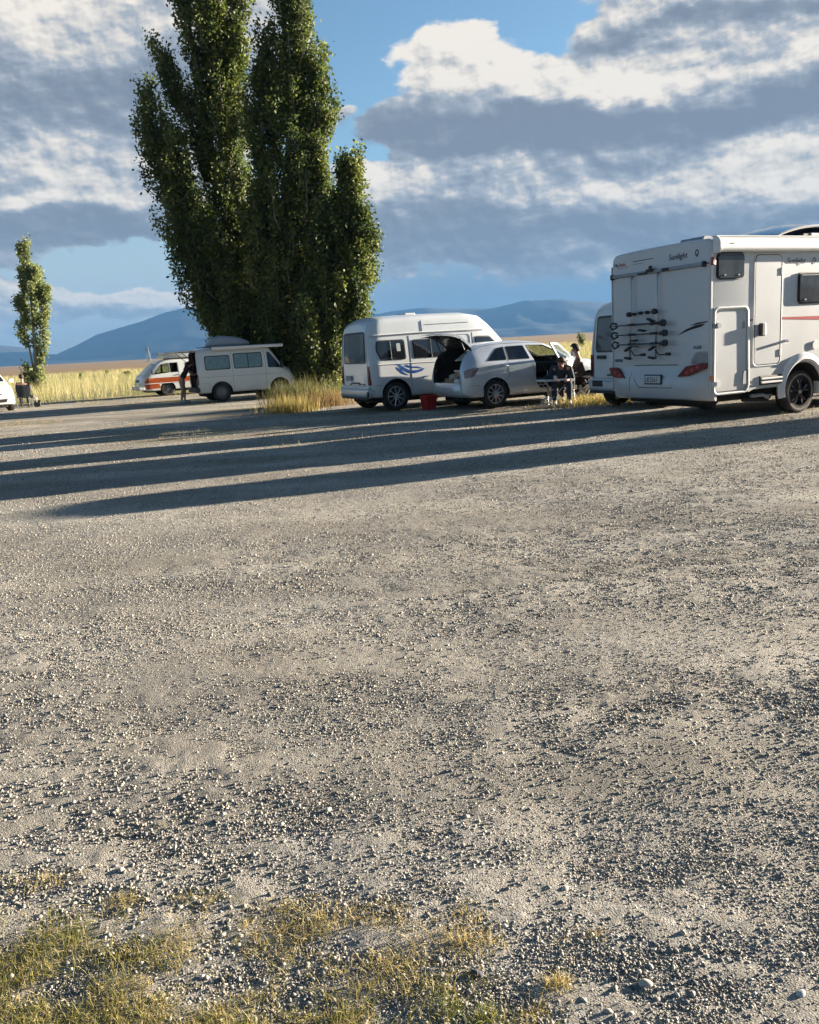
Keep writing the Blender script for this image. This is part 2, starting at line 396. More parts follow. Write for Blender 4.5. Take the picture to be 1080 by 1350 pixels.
# ------------------------------------------------------------------ mountains
def ridge(name, prof, Y, depth, mt, seed):
    # prof: skyline in the photograph; the range is a real landform that falls towards us and away
    px = [p[0] for p in prof]; pts = [atd(p[0], p[1], Y) for p in prof]
    X = np.array([p.x for p in pts]); Z = np.array([p.z for p in pts])
    gx = np.linspace(X[0], X[-1], 260); gt = np.linspace(-1, 1, 70)
    A, T = np.meshgrid(gx, gt)
    H = np.interp(A, X, Z)
    shape = np.clip(1-np.abs(T), 0, 1)**1.1
    rough = fbm(A/420, T*depth/420, 5, seed)
    zz = H*shape*(1+.22*rough*(1-shape)*2) + 26*rough*shape*(1-shape)*4
    Vv = np.stack([A.ravel(), (Y+T*depth).ravel(), (zz-4).ravel()], 1)
    n1, n2 = len(gx), len(gt); ii = np.arange(n1*n2).reshape(n2, n1)
    Ff = np.stack([ii[:-1, :-1].ravel(), ii[:-1, 1:].ravel(), ii[1:, 1:].ravel(), ii[1:, :-1].ravel()], 1)
    o = npmesh(name, Vv, Ff, mt, smooth=True); tag(o, kind='structure')
mm = mat('mountain_scrub', (.045, .055, .05), .95, noise=.3, nscale=.004)
ridge('mountains', [(-900, 520), (-420, 430), (-200, 445), (-60, 452), (0, 454), (30, 457), (62, 466), (84, 466), (110, 450), (128, 440), (160, 430), (190, 421), (215, 411), (240, 405), (262, 404), (300, 408), (380, 425), (440, 447), (520, 462), (600, 470)], 5600, 900, mm, 3)
ridge('hills', [(380, 470), (440, 440), (480, 416), (520, 408), (560, 404), (600, 406), (650, 405), (690, 395), (740, 393), (800, 398), (860, 410), (930, 405), (1000, 395), (1100, 380), (1300, 372), (1700, 385), (2300, 420)], 6600, 1000, mm, 8)

# ------------------------------------------------------------------ air
hz = bmesh.new(); bx(hz, -5200, 9800, -200, 7900, -12, 345)
HM = bpy.data.materials.new('haze_air'); HM.use_nodes = True; HN, HL = nt(HM); HN.remove(HN['Principled BSDF'])
pv = HN.new('ShaderNodeVolumePrincipled'); pv.inputs['Color'].default_value = (.075, .18, .36, 1); pv.inputs['Density'].default_value = .00015; pv.inputs['Anisotropy'].default_value = 0.0
HL.new(pv.outputs[0], HN['Material Output'].inputs['Volume'])
ho = obj('haze', hz, HM); tag(ho, kind='stuff'); ho['label'] = 'thin blue evening haze over the plain and mountains'
# ------------------------------------------------------------------ loose gravel
def attr_mat(name, ramp, rough=.9, transl=0.0, attr='tint', spec=.2, noise_amt=0.0):
    M = bpy.data.materials.new(name); M.use_nodes = True; N, L = nt(M); B = N['Principled BSDF']
    a = N.new('ShaderNodeAttribute'); a.attribute_name = attr
    c = N.new('ShaderNodeValToRGB'); L.new(a.outputs['Fac'], c.inputs[0]); E = c.color_ramp.elements
    E[0].position = ramp[0][0]; E[0].color = (*ramp[0][1], 1); E[1].position = ramp[-1][0]; E[1].color = (*ramp[-1][1], 1)
    for p, q in ramp[1:-1]:
        e = E.new(p); e.color = (*q, 1)
    L.new(c.outputs[0], B.inputs['Base Color']); B.inputs['Roughness'].default_value = rough; B.inputs['Specular IOR Level'].default_value = spec
    if transl:
        t = N.new('ShaderNodeBsdfTranslucent'); mx = N.new('ShaderNodeMixShader'); mx.inputs[0].default_value = transl
        hs = N.new('ShaderNodeHueSaturation'); hs.inputs['Value'].default_value = 1.3; hs.inputs['Saturation'].default_value = 1.15
        L.new(c.outputs[0], hs.inputs['Color']); L.new(hs.outputs[0], t.inputs['Color'])
        L.new(B.outputs[0], mx.inputs[1]); L.new(t.outputs[0], mx.inputs[2]); L.new(mx.outputs[0], N['Material Output'].inputs[0])
    return M
def ground_z(x, y):
    f = np.clip(1-np.hypot(x, y)/14, 0, 1)
    return gz(x, y)
bm = bmesh.new(); bmesh.ops.create_icosphere(bm, subdivisions=1, radius=1)
ICV = np.array([v.co[:] for v in bm.verts]); ICF = np.array([[v.index for v in f.verts] for f in bm.faces]); bm.free()
bm = bmesh.new(); bmesh.ops.create_icosphere(bm, subdivisions=2, radius=1)
IC2 = np.array([v.co[:] for v in bm.verts]); IF2 = np.array([[v.index for v in f.verts] for f in bm.faces]); bm.free()
def rotmats(n, flat=.5):
    q = RS.normal(size=(n, 4)); q[:, 1:3] *= flat; q /= np.linalg.norm(q, axis=1)[:, None]
    w, x, y, z = q.T
    return np.stack([1-2*(y*y+z*z), 2*(x*y-z*w), 2*(x*z+y*w), 2*(x*y+z*w), 1-2*(x*x+z*z), 2*(y*z-x*w), 2*(x*z-y*w), 2*(y*z+x*w), 1-2*(x*x+y*y)], 1).reshape(n, 3, 3)
def stones(name, x, y, size, IV, IF, mt, sink=.08):
    n = len(x); k = len(IV)
    sc = size[:, None]*np.stack([RS.uniform(.8, 1.35, n), RS.uniform(.6, 1.0, n), RS.uniform(.38, .72, n)], 1)
    P = IV[None]*(1+.55*(RS.rand(n, k, 1)-.5)) * sc[:, None, :]
    Rm = rotmats(n, .35)
    P = np.einsum('nij,nkj->nki', Rm, P)
    P += np.stack([x, y, ground_z(x, y)+size*sink], 1)[:, None, :]
    Fc = (IF[None]+(np.arange(n)*k)[:, None, None]).reshape(-1, 3)
    tint = np.repeat(np.clip(RS.normal(.5, .24, n), 0, 1), k)
    return npmesh(name, P.reshape(-1, 3), Fc, mt, attrs={'tint': tint})
SM = attr_mat('stone', [(0, (.06, .065, .075)), (.35, (.215, .205, .19)), (.6, (.35, .32, .27)), (.85, (.47, .43, .355)), (1, (.50, .48, .44))], .85, spec=.3)
n = 520000
yy = 1.3*np.exp(RS.rand(n)*math.log(20/1.3)); xx = RS.uniform(-.72, .72, n)*yy*(1+.3/yy)
c1 = np.clip(fbm(xx/1.1+3, yy/.75, 4, 41)*2.6+.50, 0, 1)           # loose banks of stones between worn lanes
bank = np.exp(-((yy-2.35)/.7)**2)*.34*np.clip(.45+xx*.5, .1, 1)
keep = RS.rand(n) < np.clip(.10+.27*c1*np.clip(.75+.25*xx, .25, 1.2)+bank*.6, 0, 1)
xx, yy, c1 = xx[keep], yy[keep], c1[keep]
sz = np.exp(RS.normal(math.log(.0023), .48, len(xx)))*(1+.45*c1)
sz = np.clip(sz, .0012, .0095)*np.clip(.80+.085*yy, 1, 2.1)
OCV = np.array([(1, 0, 0), (-1, 0, 0), (0, 1, 0), (0, -1, 0), (0, 0, 1), (0, 0, -1)], float)
OCF = np.array([(0, 2, 4), (2, 1, 4), (1, 3, 4), (3, 0, 4), (2, 0, 5), (1, 2, 5), (3, 1, 5), (0, 3, 5)])
nf = 620000; yf = 1.35*np.exp(RS.rand(nf)**.92*math.log(22/1.35)); xf = RS.uniform(-.66, .66, nf)*yf*(1+.2/yf)
kf = RS.rand(nf) < np.clip(.62+.9*fbm(xf/.9, yf/.55, 4, 141), .12, 1); xf, yf = xf[kf], yf[kf]
sf = np.clip(np.exp(RS.normal(math.log(.0030), .35, len(xf))), .0014, .0065)*np.clip(.8+.12*yf, 1, 3.0)
g0 = stones('fine_gravel', xf, yf, sf, OCV, OCF, SM, .02); tag(g0, kind='stuff'); g0['label'] = 'fine grey beige grit covering the whole yard'
g1 = stones('gravel', xx, yy, sz, ICV, ICF, SM); tag(g1, kind='stuff'); g1['label'] = 'loose grey angular gravel scattered over the yard'
def rock(px, py, s, tint, label):
    p = at(px, py); V = IC2*.68*(1+.3*(RS.rand(len(IC2), 1)-.5))*np.array([1.25, .9, .62])*s
    a = RS.rand()*3; c, s_ = math.cos(a), math.sin(a); V = V @ np.array([[c, s_, 0], [-s_, c, 0], [0, 0, 1]])
    V = V+np.array([0, 0, s*.12])
    o = npmesh('rock', V, IF2, SM, attrs={'tint': np.full(len(V), tint)}); o.location = (p.x, p.y, float(gz(np.array([p.x]), np.array([p.y]))[0]))
    md = o.modifiers.new('s', 'SUBSURF'); md.levels = 1; md.render_levels = 1
    tag(o, label, 'rock', 'larger stones lying on the gravel')
rock(628, 1286, .022, .02, 'flat near black stone in a shadowed hollow between dry grass tufts')
rock(851, 1298, .022, .8, 'pale rounded stone, the palest lump low on the right of the gravel')
rock(1056, 1309, .017, 1.0, 'small whitish stone close to the lower right corner')
rock(433, 1070, .016, .9, 'whitish pebble alone in the grey gravel near the middle')
rock(160, 1150, .016, .75, 'light grey stone just above the weedy patch on the left')
rock(745, 1172, .015, .85, 'pale pebble beside the dark coarse gravel patch')

# ------------------------------------------------------------------ blades
def blades(name, x, y, ln, wd, lean, mt, segs=3, tint=None, z=None, curve=1.0):
    n = len(x); a = RS.rand(n)*2*PI; f = RS.rand(n)*2*PI
    z0 = ground_z(x, y) if z is None else z
    le = np.clip(RS.normal(lean, lean*.5, n), 0.02, 1.45)
    t = np.linspace(0, 1, segs+1)
    d = np.stack([np.cos(a), np.sin(a)], 1)
    w = np.stack([np.cos(f), np.sin(f)], 1)*wd[:, None]
    P = []
    h = np.zeros(n); r = np.zeros(n)
    for k, tt in enumerate(t):
        if k:
            ang = np.clip(le*(.35+curve*tt), 0, 2.0); h = h+np.cos(ang)*ln/segs; r = r+np.sin(ang)*ln/segs
        ww = (1-tt)**.7 if k < segs else 0.08
        c = np.stack([x+d[:, 0]*r, y+d[:, 1]*r, z0+np.maximum(h, .001)], 1)
        o = np.concatenate([w*ww*.5, np.zeros((n, 1))], 1)
        P += [c-o, c+o]
    V = np.stack(P, 1).reshape(-1, 3); k2 = 2*(segs+1)
    q = np.array([[2*i, 2*i+1, 2*i+3, 2*i+2] for i in range(segs)])
    Fc = (q[None]+(np.arange(n)*k2)[:, None, None]).reshape(-1, 4)
    if tint is None: tint = RS.rand(n)
    hh = np.tile(np.repeat(t, 2), n)
    return npmesh(name, V, Fc, mt, attrs={'tint': np.repeat(tint, k2), 'up': hh})
GM = attr_mat('short_grass', [(0, (.10, .13, .035)), (.35, (.23, .23, .07)), (.6, (.40, .32, .13)), (1, (.56, .46, .25))], .75, .3)
# clumps of short half-dry grass at our feet
pl = []; 
def clump(px, py, rx, ry, n, green, hgt=1.0):
    c = at(px, py); e = at(px+rx, py); r_ = (e-c).length; f_ = abs(at(px, py-ry).y-c.y)
    k = RS.normal(size=(n, 2))*.5
    pl.append(np.stack([c.x+k[:, 0]*r_, c.y+k[:, 1]*f_, np.full(n, green), np.full(n, hgt)], 1))
for a in [(90, 1240, 90, 34, 900, .35, 1.2), (40, 1290, 90, 60, 2600, .5), (30, 1340, 120, 60, 2400, .45, 1.2), (190, 1320, 120, 70, 2600, .55), (330, 1310, 120, 60, 2200, .55), (300, 1240, 150, 40, 1500, .65), (470, 1330, 110, 44, 1500, .5),
          (430, 1225, 90, 30, 900, .75), (560, 1215, 90, 30, 800, .8), (600, 1245, 80, 20, 500, .85), (500, 1275, 120, 26, 900, .7), (620, 1335, 60, 30, 1300, .25, 1.25), (590, 1300, 50, 20, 350, .5), (700, 1335, 60, 20, 380, .6),
          (733, 1298, 24, 12, 240, .75), (736, 1235, 18, 12, 130, .7), (780, 1232, 14, 8, 70, .75), (660, 1235, 40, 14, 160, .8), (165, 1190, 26, 14, 200, .6), (60, 1165, 50, 14, 220, .75), (10, 1170, 26, 14, 200, .4), (270, 1185, 40, 12, 130, .5),
          (170, 1262, 90, 30, 700, .45), (420, 1345, 120, 20, 900, .45), (230, 1365, 260, 30, 2600, .5), (-120, 1300, 140, 90, 3000, .5), (940, 1370, 90, 12, 200, .6), (380, 1195, 60, 14, 180, .6), (215, 1090, 14, 5, 30, .5)]: clump(*a)
P = np.concatenate(pl)
gn = RS.rand(len(P)) < np.clip(.60+1.6*fbm(P[:, 0]/.11, P[:, 1]/.11, 3, 71), .05, .95)
P = P[gn]
tn = np.clip(P[:, 2]+RS.normal(0, .2, len(P)), 0, 1)
hs = P[:, 3]*np.where(tn < .4, 1.1, .9)
go = blades('short_grass', P[:, 0], P[:, 1], np.clip(RS.normal(.026, .011, len(P)), .008, .060)*hs, RS.uniform(.0011, .0024, len(P)), 1.12, GM, 3, tn)
tag(go, kind='stuff'); go['label'] = 'short half dry grass growing through the gravel in the foreground'
# thin scatter of straw further on
n = 5200; px = RS.uniform(-.62, .62, n); y2 = 11+RS.rand(n)**.8*20; x2 = px*y2
k = fbm(x2/1.9, y2/.9, 4, 61) > .10
x2, y2 = x2[k], y2[k]
# ------------------------------------------------------------------ tall straw grass of the plain
FM = attr_mat('straw_grass', [(0, (.17, .19, .08)), (.3, (.29, .275, .13)), (.7, (.385, .345, .175)), (1, (.45, .385, .23))], .7, .35)
def edgeY(x): return np.interp(x, [-60, -16.5, -13.5, -9, -3, 1, 4, 9, 60], [33, 35.2, 38.5, 41.5, 40, 33, 28.5, 26, 24])
n = 150000
y3 = 24*np.exp(RS.rand(n)*math.log(190/24)); x3 = RS.uniform(-.72, .85, n)*y3
e = edgeY(x3)+1.3*fbm(x3/2.2, y3*0, 3, 33)
k = (y3 > e) & (RS.rand(n) < .5+.9*fbm(x3/3, y3/6, 3, 44)+.25)
x3, y3 = x3[k], y3[k]
dd = y3/36
tl = np.clip(.62+.28*fbm(x3/2.5, y3/4, 3, 12)+RS.normal(0, .12, len(x3)), .2, 1.15)*np.clip((y3-edgeY(x3))/3+.45, .4, 1)
tn = np.clip(.5+.6*fbm(x3/4, y3/7, 3, 13)+RS.normal(0, .18, len(x3)), 0, 1)
fo = blades('tall_grass', x3, y3, tl, .013*dd**.8*RS.uniform(.6, 1.5, len(x3)), .22, FM, 2, tn)
tag(fo, kind='stuff'); fo['label'] = 'tall straw coloured grass covering the plain beyond the parked vans'
# low dry tufts among the vehicles
n = 60000; x4 = RS.uniform(-20, 16, n); y4 = RS.uniform(13.5, 42, n)
dn = fbm(x4/1.6, y4/1.1, 4, 51) + .25*np.clip((y4-edgeY(x4)+9)/9, -1, 1) - .07 + .10*np.clip(1-np.abs(y4-18)/3, 0, 1)
inl = (np.abs(x4/y4) < .62) & (dn > .02) & (y4 < edgeY(x4)+1)
x4, y4 = x4[inl], y4[inl]
TM = attr_mat('dry_tufts', [(0, (.13, .15, .045)), (.45, (.34, .28, .11)), (1, (.50, .38, .18))], .8, .3)
to = blades('low_tufts', x4, y4, np.clip(RS.normal(.055, .03, len(x4)), .015, .16), RS.uniform(.006, .013, len(x4)), .6, TM, 2)
tag(to, kind='stuff'); to['label'] = 'low dry tufts of grass between the parked vehicles'

# ------------------------------------------------------------------ trees
BARK = mat('poplar_bark', (.27, .245, .20), .9, noise=.4, nscale=9, bump=.5, bscale=30)
LEAF = attr_mat('poplar_leaves', [(0, (.028, .046, .014)), (.4, (.080, .108, .032)), (.75, (.17, .19, .055)), (1, (.30, .30, .12))], .62, .36, spec=.35)
LEAF2 = attr_mat('pale_poplar_leaves', [(0, (.10, .13, .045)), (.5, (.20, .23, .09)), (1, (.36, .38, .20))], .65, .4, spec=.3)
def bez(p, t):
    p = [np.array(q, float) for q in p]
    while len(p) > 1: p = [a*(1-t)+b*t for a, b in zip(p, p[1:])]
    return p[0]
def poplar(label, base, limbs, nleaf, lmat, leaf=.060, group=None, trunk_r=.22, seed=1, name='poplar_tree', lift=1.0, low=.0):
    """limbs: (control points, (radius at bottom, middle, top), weight)"""
    rs = np.random.RandomState(seed)
    root = thing(name, label, 'tree', base, 0, group)
    bw = bmesh.new(); C_ = []; CR = []
    tot = sum(w for *_, w in limbs); B0 = np.array(base)
    for cp, rr, w in limbs:
        pts = [bez(cp, t)-B0 for t in np.linspace(0, 1, 14)]
        r_ = [max(.02, trunk_r*math.sqrt(w/tot*1.6)*(1-t)**.7+.03) for t in np.linspace(0, 1, 14)]
        tube(bw, [Vector(q) for q in pts], r_, 7)
        npl = int(1.15*nleaf*w/tot/34/9)
        for _ in range(npl):                       # ascending plumes of leaf clusters
            t = low+(1-low)*rs.rand()**.95
            R0 = 1.08*np.interp(t, [0, .12, .45, .8, 1], [rr[0]*.8, rr[0], rr[1], rr[1]*.45+rr[2]*.55, rr[2]])
            c = bez(cp, t)-B0; a = rs.rand()*2*PI; reach = R0*rs.uniform(.2, 1.2)
            up = rs.uniform(.7, 1.5)*(.55+R0); dr = np.array([math.cos(a), math.sin(a), 0])
            e0 = c+dr*reach*.15-np.array([0, 0, up*.35]); e1 = c+dr*reach; e2 = c+dr*reach*1.10+np.array([0, 0, up*.55])
            if rs.rand() < .5: tube(bw, [Vector(e0), Vector((e0+e1)/2), Vector(e1), Vector(e2)], [.030, .022, .015, .006], 4)
            tint = rs.normal(.45, .13)
            for k in range(9):
                u = .25+.75*k/8
                q = (e0*(1-u)+e1*u)*(1-u)+(e1*(1-u)+e2*u)*u
                C_.append(q+rs.normal(size=3)*.05); CR.append(tint)
    obj('trunk', bw, BARK, root, True)
    C_ = np.array(C_); n = len(C_)*34
    cen = np.repeat(C_, 34, 0)
    g_ = rs.normal(size=(n, 3))*np.array([.125, .125, .17])
    P = cen+g_
    ct = np.repeat(np.array(CR), 34)+rs.normal(0, .16, n)
    u = rs.normal(size=(n, 3)); u /= np.linalg.norm(u, axis=1)[:, None]
    v = np.cross(u, rs.normal(size=(n, 3))); v /= np.linalg.norm(v, axis=1)[:, None]
    s = leaf*rs.uniform(.7, 1.35, n)[:, None]
    V = np.stack([P-u*s, P-v*s*.62+u*s*.1, P+u*s, P+v*s*.62+u*s*.1], 1).reshape(-1, 3)
    V[:, 2] = np.maximum(V[:, 2], .03)
    npmesh('crown', V, np.arange(len(V)).reshape(-1, 4), lmat, root, attrs={'tint': np.repeat(np.clip(ct, 0, 1), 4)})
    return root
TD = 28.0
BK = 3.8
def tp(px, py, d=TD): v = atd(px, py, d if d > 50 else d+BK); return (v.x, v.y, v.z)
def tb(px, d=TD): v = atd(px, 500, d if d > 50 else d+BK); return (v.x, v.y, 0.0)
G5 = 'tall poplars in the clump behind the vans'
poplar('poplar leaning left, the lowest and leftmost dark top of the clump', tb(345, 28.5),
       [((tb(345, 28.5)), 0, 0)][:0] + [([tb(345, 28.5), tp(300, 430, 28.5), tp(245, 300, 28.3), tp(192, 138, 28)], (.75, .95, .72), 1.5),
        ([tb(343, 28.5), tp(290, 430, 28), tp(250, 360, 28), tp(226, 215, 27.8)], (.7, .85, .45), .9),
        ([tb(343, 28.5), tp(318, 440, 28), tp(290, 360, 27.6), tp(256, 265, 27.6)], (.65, .8, .4), .8)], 62000, LEAF, seed=3, group=G5, low=.10)
poplar('tall poplar with loose side spurs, between the leaning and the highest one', tb(375, 29.2),
       [([tb(375, 29.2), tp(330, 400, 29), tp(284, 180, 29), tp(284, -95, 28.8)], (.8, .95, .55), 1.5),
        ([tb(373, 29.2), tp(320, 380, 29), tp(270, 200, 29), tp(240, -40, 28.6)], (.6, .72, .3), .8),
        ([tp(290, 260, 29), tp(262, 180, 28.8), tp(232, 120, 28.6), tp(211, 72, 28.4)], (.3, .4, .2), .22),
        ([tp(300, 200, 29), tp(300, 120, 29), tp(308, 40, 29), tp(304, -40, 29)], (.6, .55, .28), .4)], 74000, LEAF, seed=5, group=G5, low=.10)
poplar('highest poplar of the clump, thick and dark with its top cut by the picture edge', tb(398, 27.6),
       [([tb(398, 27.6), tp(370, 380, 27.5), tp(383, 180, 27.5), tp(388, -90, 27.4)], (.95, 1.25, .5), 2.0),
        ([tb(400, 27.6), tp(400, 400, 27.3), tp(425, 270, 27.2), tp(418, 95, 27.2)], (.8, .72, .35), .9),
        ([tb(396, 27.6), tp(352, 420, 27.3), tp(338, 260, 27.2), tp(348, 66, 27.2)], (.8, .70, .25), .9)], 98000, LEAF, seed=7, group=G5, low=.04)
poplar('shorter yellow green poplar on the right edge of the clump', tb(428, 26.6),
       [([tb(428, 26.6), tp(445, 420, 26.5), tp(458, 330, 26.5), tp(462, 218, 26.4)], (.55, .82, .22), 1.2),
        ([tb(430, 26.6), tp(462, 430, 26.3), tp(484, 370, 26.3), tp(484, 290, 26.2)], (.35, .52, .25), .75),
        ([tb(424, 26.6), tp(420, 440, 26.2), tp(425, 380, 26.2), tp(432, 290, 26.2)], (.8, .8, .4), .9)], 56000, LEAF, seed=9, group=G5, low=.03)
b = tb(46, 60); 
poplar('slim pale poplar standing alone in the straw grass at the left', b,
       [([b, tp(46, 440, 60), tp(42, 380, 60), tp(29, 318, 60)], (.6, .95, .12), 1.6), ([b, tp(52, 440, 60), tp(58, 400, 60), tp(61, 385, 60)], (.45, .55, .25), .4), ([b, tp(40, 450, 60), tp(30, 430, 60), tp(24, 400, 60)], (.3, .35, .2), .3)],
       13500, LEAF2, leaf=.085, seed=15, trunk_r=.09)
def bush(label, p, r, h, n, m_, leaf=.05, seed=1, name='shrub', group=None):
    rs = np.random.RandomState(seed); root = thing(name, label, 'shrub', p, 0, group)
    bw = bmesh.new(); cs = []
    for k in range(7):
        a = rs.rand()*2*PI; q = Vector((math.cos(a)*r*.7, math.sin(a)*r*.7, h*rs.uniform(.6, .95)))
        tube(bw, [Vector((0, 0, 0)), q*.5+Vector((0, 0, h*.1)), q], [.03*h, .02*h, .008*h], 5); cs += [q, q*.7, q*.45]
    obj('stem', bw, BARK, root, True)
    cs = np.array([c[:] for c in cs]); P = cs[rs.randint(len(cs), size=n)]+rs.normal(size=(n, 3))*np.array([r*.28, r*.28, h*.16])
    u = rs.normal(size=(n, 3)); u /= np.linalg.norm(u, axis=1)[:, None]; v = np.cross(u, rs.normal(size=(n, 3))); v /= np.linalg.norm(v, axis=1)[:, None]
    V = np.stack([P-u*leaf, P-v*leaf*.6, P+u*leaf, P+v*leaf*.6], 1).reshape(-1, 3); V[:, 2] = np.maximum(V[:, 2], .02)
    npmesh('foliage', V, np.arange(len(V)).reshape(-1, 4), m_, root, attrs={'tint': np.repeat(np.clip(rs.normal(.5, .25, n), 0, 1), 4)})
    return root
p = atd(167, 489, 95); bush('small dark bush alone on the plain left of the orange van', (p.x, p.y, 0), .32, .6, 700, LEAF, .10, 3)
p = atd(106, 497, 90); bush('tiny dark bush poking out of the straw grass right of the slim poplar', (p.x, p.y, 0), .15, .8, 200, LEAF, .09, 4)
p = atd(141, 492, 120); bush('distant dot of a bush on the plain, middle one of the three', (p.x, p.y, 0), .2, .7, 200, LEAF, .10, 5)
p = atd(767, 452, 110); bush('thin dark sapling out on the plain right of the silver wagon', (p.x, p.y, 0), .45, 1.9, 600, LEAF, .10, 6)
# tall weeds at the foot of the clump
WG = attr_mat('tall_weeds', [(0, (.08, .10, .035)), (.5, (.155, .155, .06)), (1, (.27, .23, .11))], .7, .3)
OG = attr_mat('rusty_weeds', [(0, (.12, .075, .04)), (.5, (.21, .145, .07)), (1, (.31, .235, .12))], .7, .35)
def weeds(name, label, c0, c1, rad, n, h, m_, seed, w=.012, lean=.28):
    rs = np.random.RandomState(seed); t = rs.rand(n); a, b = np.array(c0), np.array(c1)
    x = a[0]+(b[0]-a[0])*t+rs.normal(size=n)*rad; y = a[1]+(b[1]-a[1])*t+rs.normal(size=n)*rad
    o = blades(name, x, y, np.clip(rs.normal(h, h*.3, n), .15, h*1.9), w*rs.uniform(.5, 1.4, n), lean, m_, 3, rs.rand(n), z=np.zeros(n))
    tag(o, kind='stuff'); o['label'] = label
p0, p1 = at(364, 541), at(415, 539)
weeds('tall_weeds', 'grey green tall weeds in front of the poplar trunks', (p0.x+.1, p0.y+1.2), (p1.x, p1.y+1.6), .38, 1900, .58, WG, 3)
p0, p1 = at(392, 541), at(448, 535)
weeds('rusty_weeds', 'rusty orange dry weeds between the clump and the high roof van', (p0.x, p0.y+.5), (p1.x, p1.y+.8), .30, 1500, .36, OG, 4)
p0, p1 = at(362, 545), at(400, 544)
weeds('straw_weeds', 'pale straw weeds at the front of the clump', (p0.x, p0.y+.3), (p1.x, p1.y+.3), .25, 900, .34, TM, 5)
p0, p1 = at(372, 522), at(452, 517)
weeds('shaded_weeds', 'dark green undergrowth around the poplar trunks', (p0.x, p0.y+.5), (p1.x, p1.y+1.5), .6, 2600, .85, WG, 6)
p0, p1 = at(770, 533), at(830, 532)
weeds('yellow_weeds', 'yellow grass under the back of the camper van', (p0.x, p0.y), (p1.x, p1.y+1), .5, 1500, .16, TM, 8, .012)
# ------------------------------------------------------------------ pylon
STEEL = mat('galvanised_steel', (.14, .15, .16), .6, .3)
py_ = atd(197, 479, 900); top = atd(192, 460, 900)
bm = bmesh.new(); H = top.z; lev = [0, .3, .55, .75, .9, 1.0]; wd = [2.6, 1.7, 1.15, .8, .6, .45]
for sx_ in (-1, 1):
    for sy_ in (-1, 1): tube(bm, [(sx_*w_, sy_*w_, l*H) for l, w_ in zip(lev, wd)], .22, 4)
for i in range(5):
    a, b = wd[i], wd[i+1]; z0, z1 = lev[i]*H, lev[i+1]*H
    for s1, s2 in (((-1, -1), (1, -1)), ((1, -1), (1, 1)), ((1, 1), (-1, 1)), ((-1, 1), (-1, -1))):
        tube(bm, [(s1[0]*a, s1[1]*a, z0), (s2[0]*b, s2[1]*b, z1)], .13, 4); tube(bm, [(s2[0]*a, s2[1]*a, z0), (s1[0]*b, s1[1]*b, z1)], .13, 4)
r_ = thing('power_pylon', 'small lattice power pylon far off on the plain above the orange van', 'pylon', (py_.x, py_.y, float(gz(np.array([py_.x]), np.array([py_.y]))[0])))
obj('lattice', bm, STEEL, r_)
for z_ in (.93, .78):
    bm = bmesh.new(); tube(bm, [(-3.2, 0, z_*H), (3.2, 0, z_*H)], .2, 4); tube(bm, [(-3.2, 0, z_*H), (0, 0, z_*H+1)], .12, 4); tube(bm, [(3.2, 0, z_*H), (0, 0, z_*H+1)], .12, 4); obj('crossarm', bm, STEEL, r_)
# ------------------------------------------------------------------ vehicle kit (local axes: x forward, y to the vehicle's left, z up)
WHITE = mat('white_paint', (.61, .64, .66), .30, coat=.5, noise=.02, nscale=1.5, dirt=(.75, (.30, .26, .20), .55))
WHITE2 = mat('white_van_paint', (.55, .585, .59), .32, coat=.4, noise=.03, nscale=1.5, dirt=(.8, (.30, .26, .20), .6))
SHELLW = mat('white_gelcoat', (.50, .52, .54), .35, coat=.3, noise=.015, nscale=1.2, dirt=(.95, (.30, .27, .22), .6))
TRIMW = mat('white_trim', (.66, .66, .65), .4)
WHITE3 = mat('ivory_paint', (.46, .455, .43), .35, coat=.4, noise=.02, nscale=2)
SILVER = mat('silver_paint', (.60, .64, .69), .30, .35, coat=.6, noise=.03, nscale=2, dirt=(.6, (.28, .25, .20), .5))
ORANGE = mat('orange_paint', (.55, .125, .03), .4, coat=.3, noise=.08, nscale=3)
BLK = mat('black_plastic', (.022, .022, .024), .55, noise=.2, nscale=8)
DARK = mat('dark_interior', (.03, .03, .033), .8, noise=.3, nscale=6)
UNDER = mat('underbody', (.022, .021, .020), .9, noise=.3, nscale=5)
RUB = mat('tyre_rubber', (.022, .022, .022), .85, noise=.3, nscale=14, dirt=None)
ALLOY = mat('alloy_rim', (.52, .53, .55), .32, .8, noise=.05, nscale=9)
DALLOY = mat('black_alloy_rim', (.03, .03, .032), .3, .4)
STEELW = mat('steel_rim', (.15, .155, .16), .5, .4, noise=.1, nscale=12)
CHROME = mat('bare_metal', (.6, .6, .61), .28, .95)
GREYP = mat('grey_plastic', (.26, .28, .30), .5, noise=.06, nscale=5)
REDL = mat('red_lens', (.12, .005, .008), .35, coat=.15, spec=.3)
REDL2 = mat('red_lens_bright', (.34, .035, .04), .35, coat=.15, spec=.3)
CLEARL = mat('clear_lens', (.72, .74, .76), .12, coat=1)
AMB = mat('amber_lens', (.70, .20, .04), .25, coat=.6)
INK = mat('dark_lettering', (.03, .032, .038), .5)
INKR = mat('red_lettering', (.50, .06, .035), .5)
BLUE = mat('blue_decal', (.02, .13, .50), .4, coat=.3)
SEAM = mat('panel_gap', (.10, .105, .11), .8)
CURT = mat('curtain_cloth', (.40, .46, .44), .9, noise=.15, nscale=10)
CURTG = mat('grey_curtain', (.19, .185, .18), .9, noise=.2, nscale=8)
REDP = mat('red_plastic', (.44, .022, .022), .45, noise=.1, nscale=9)
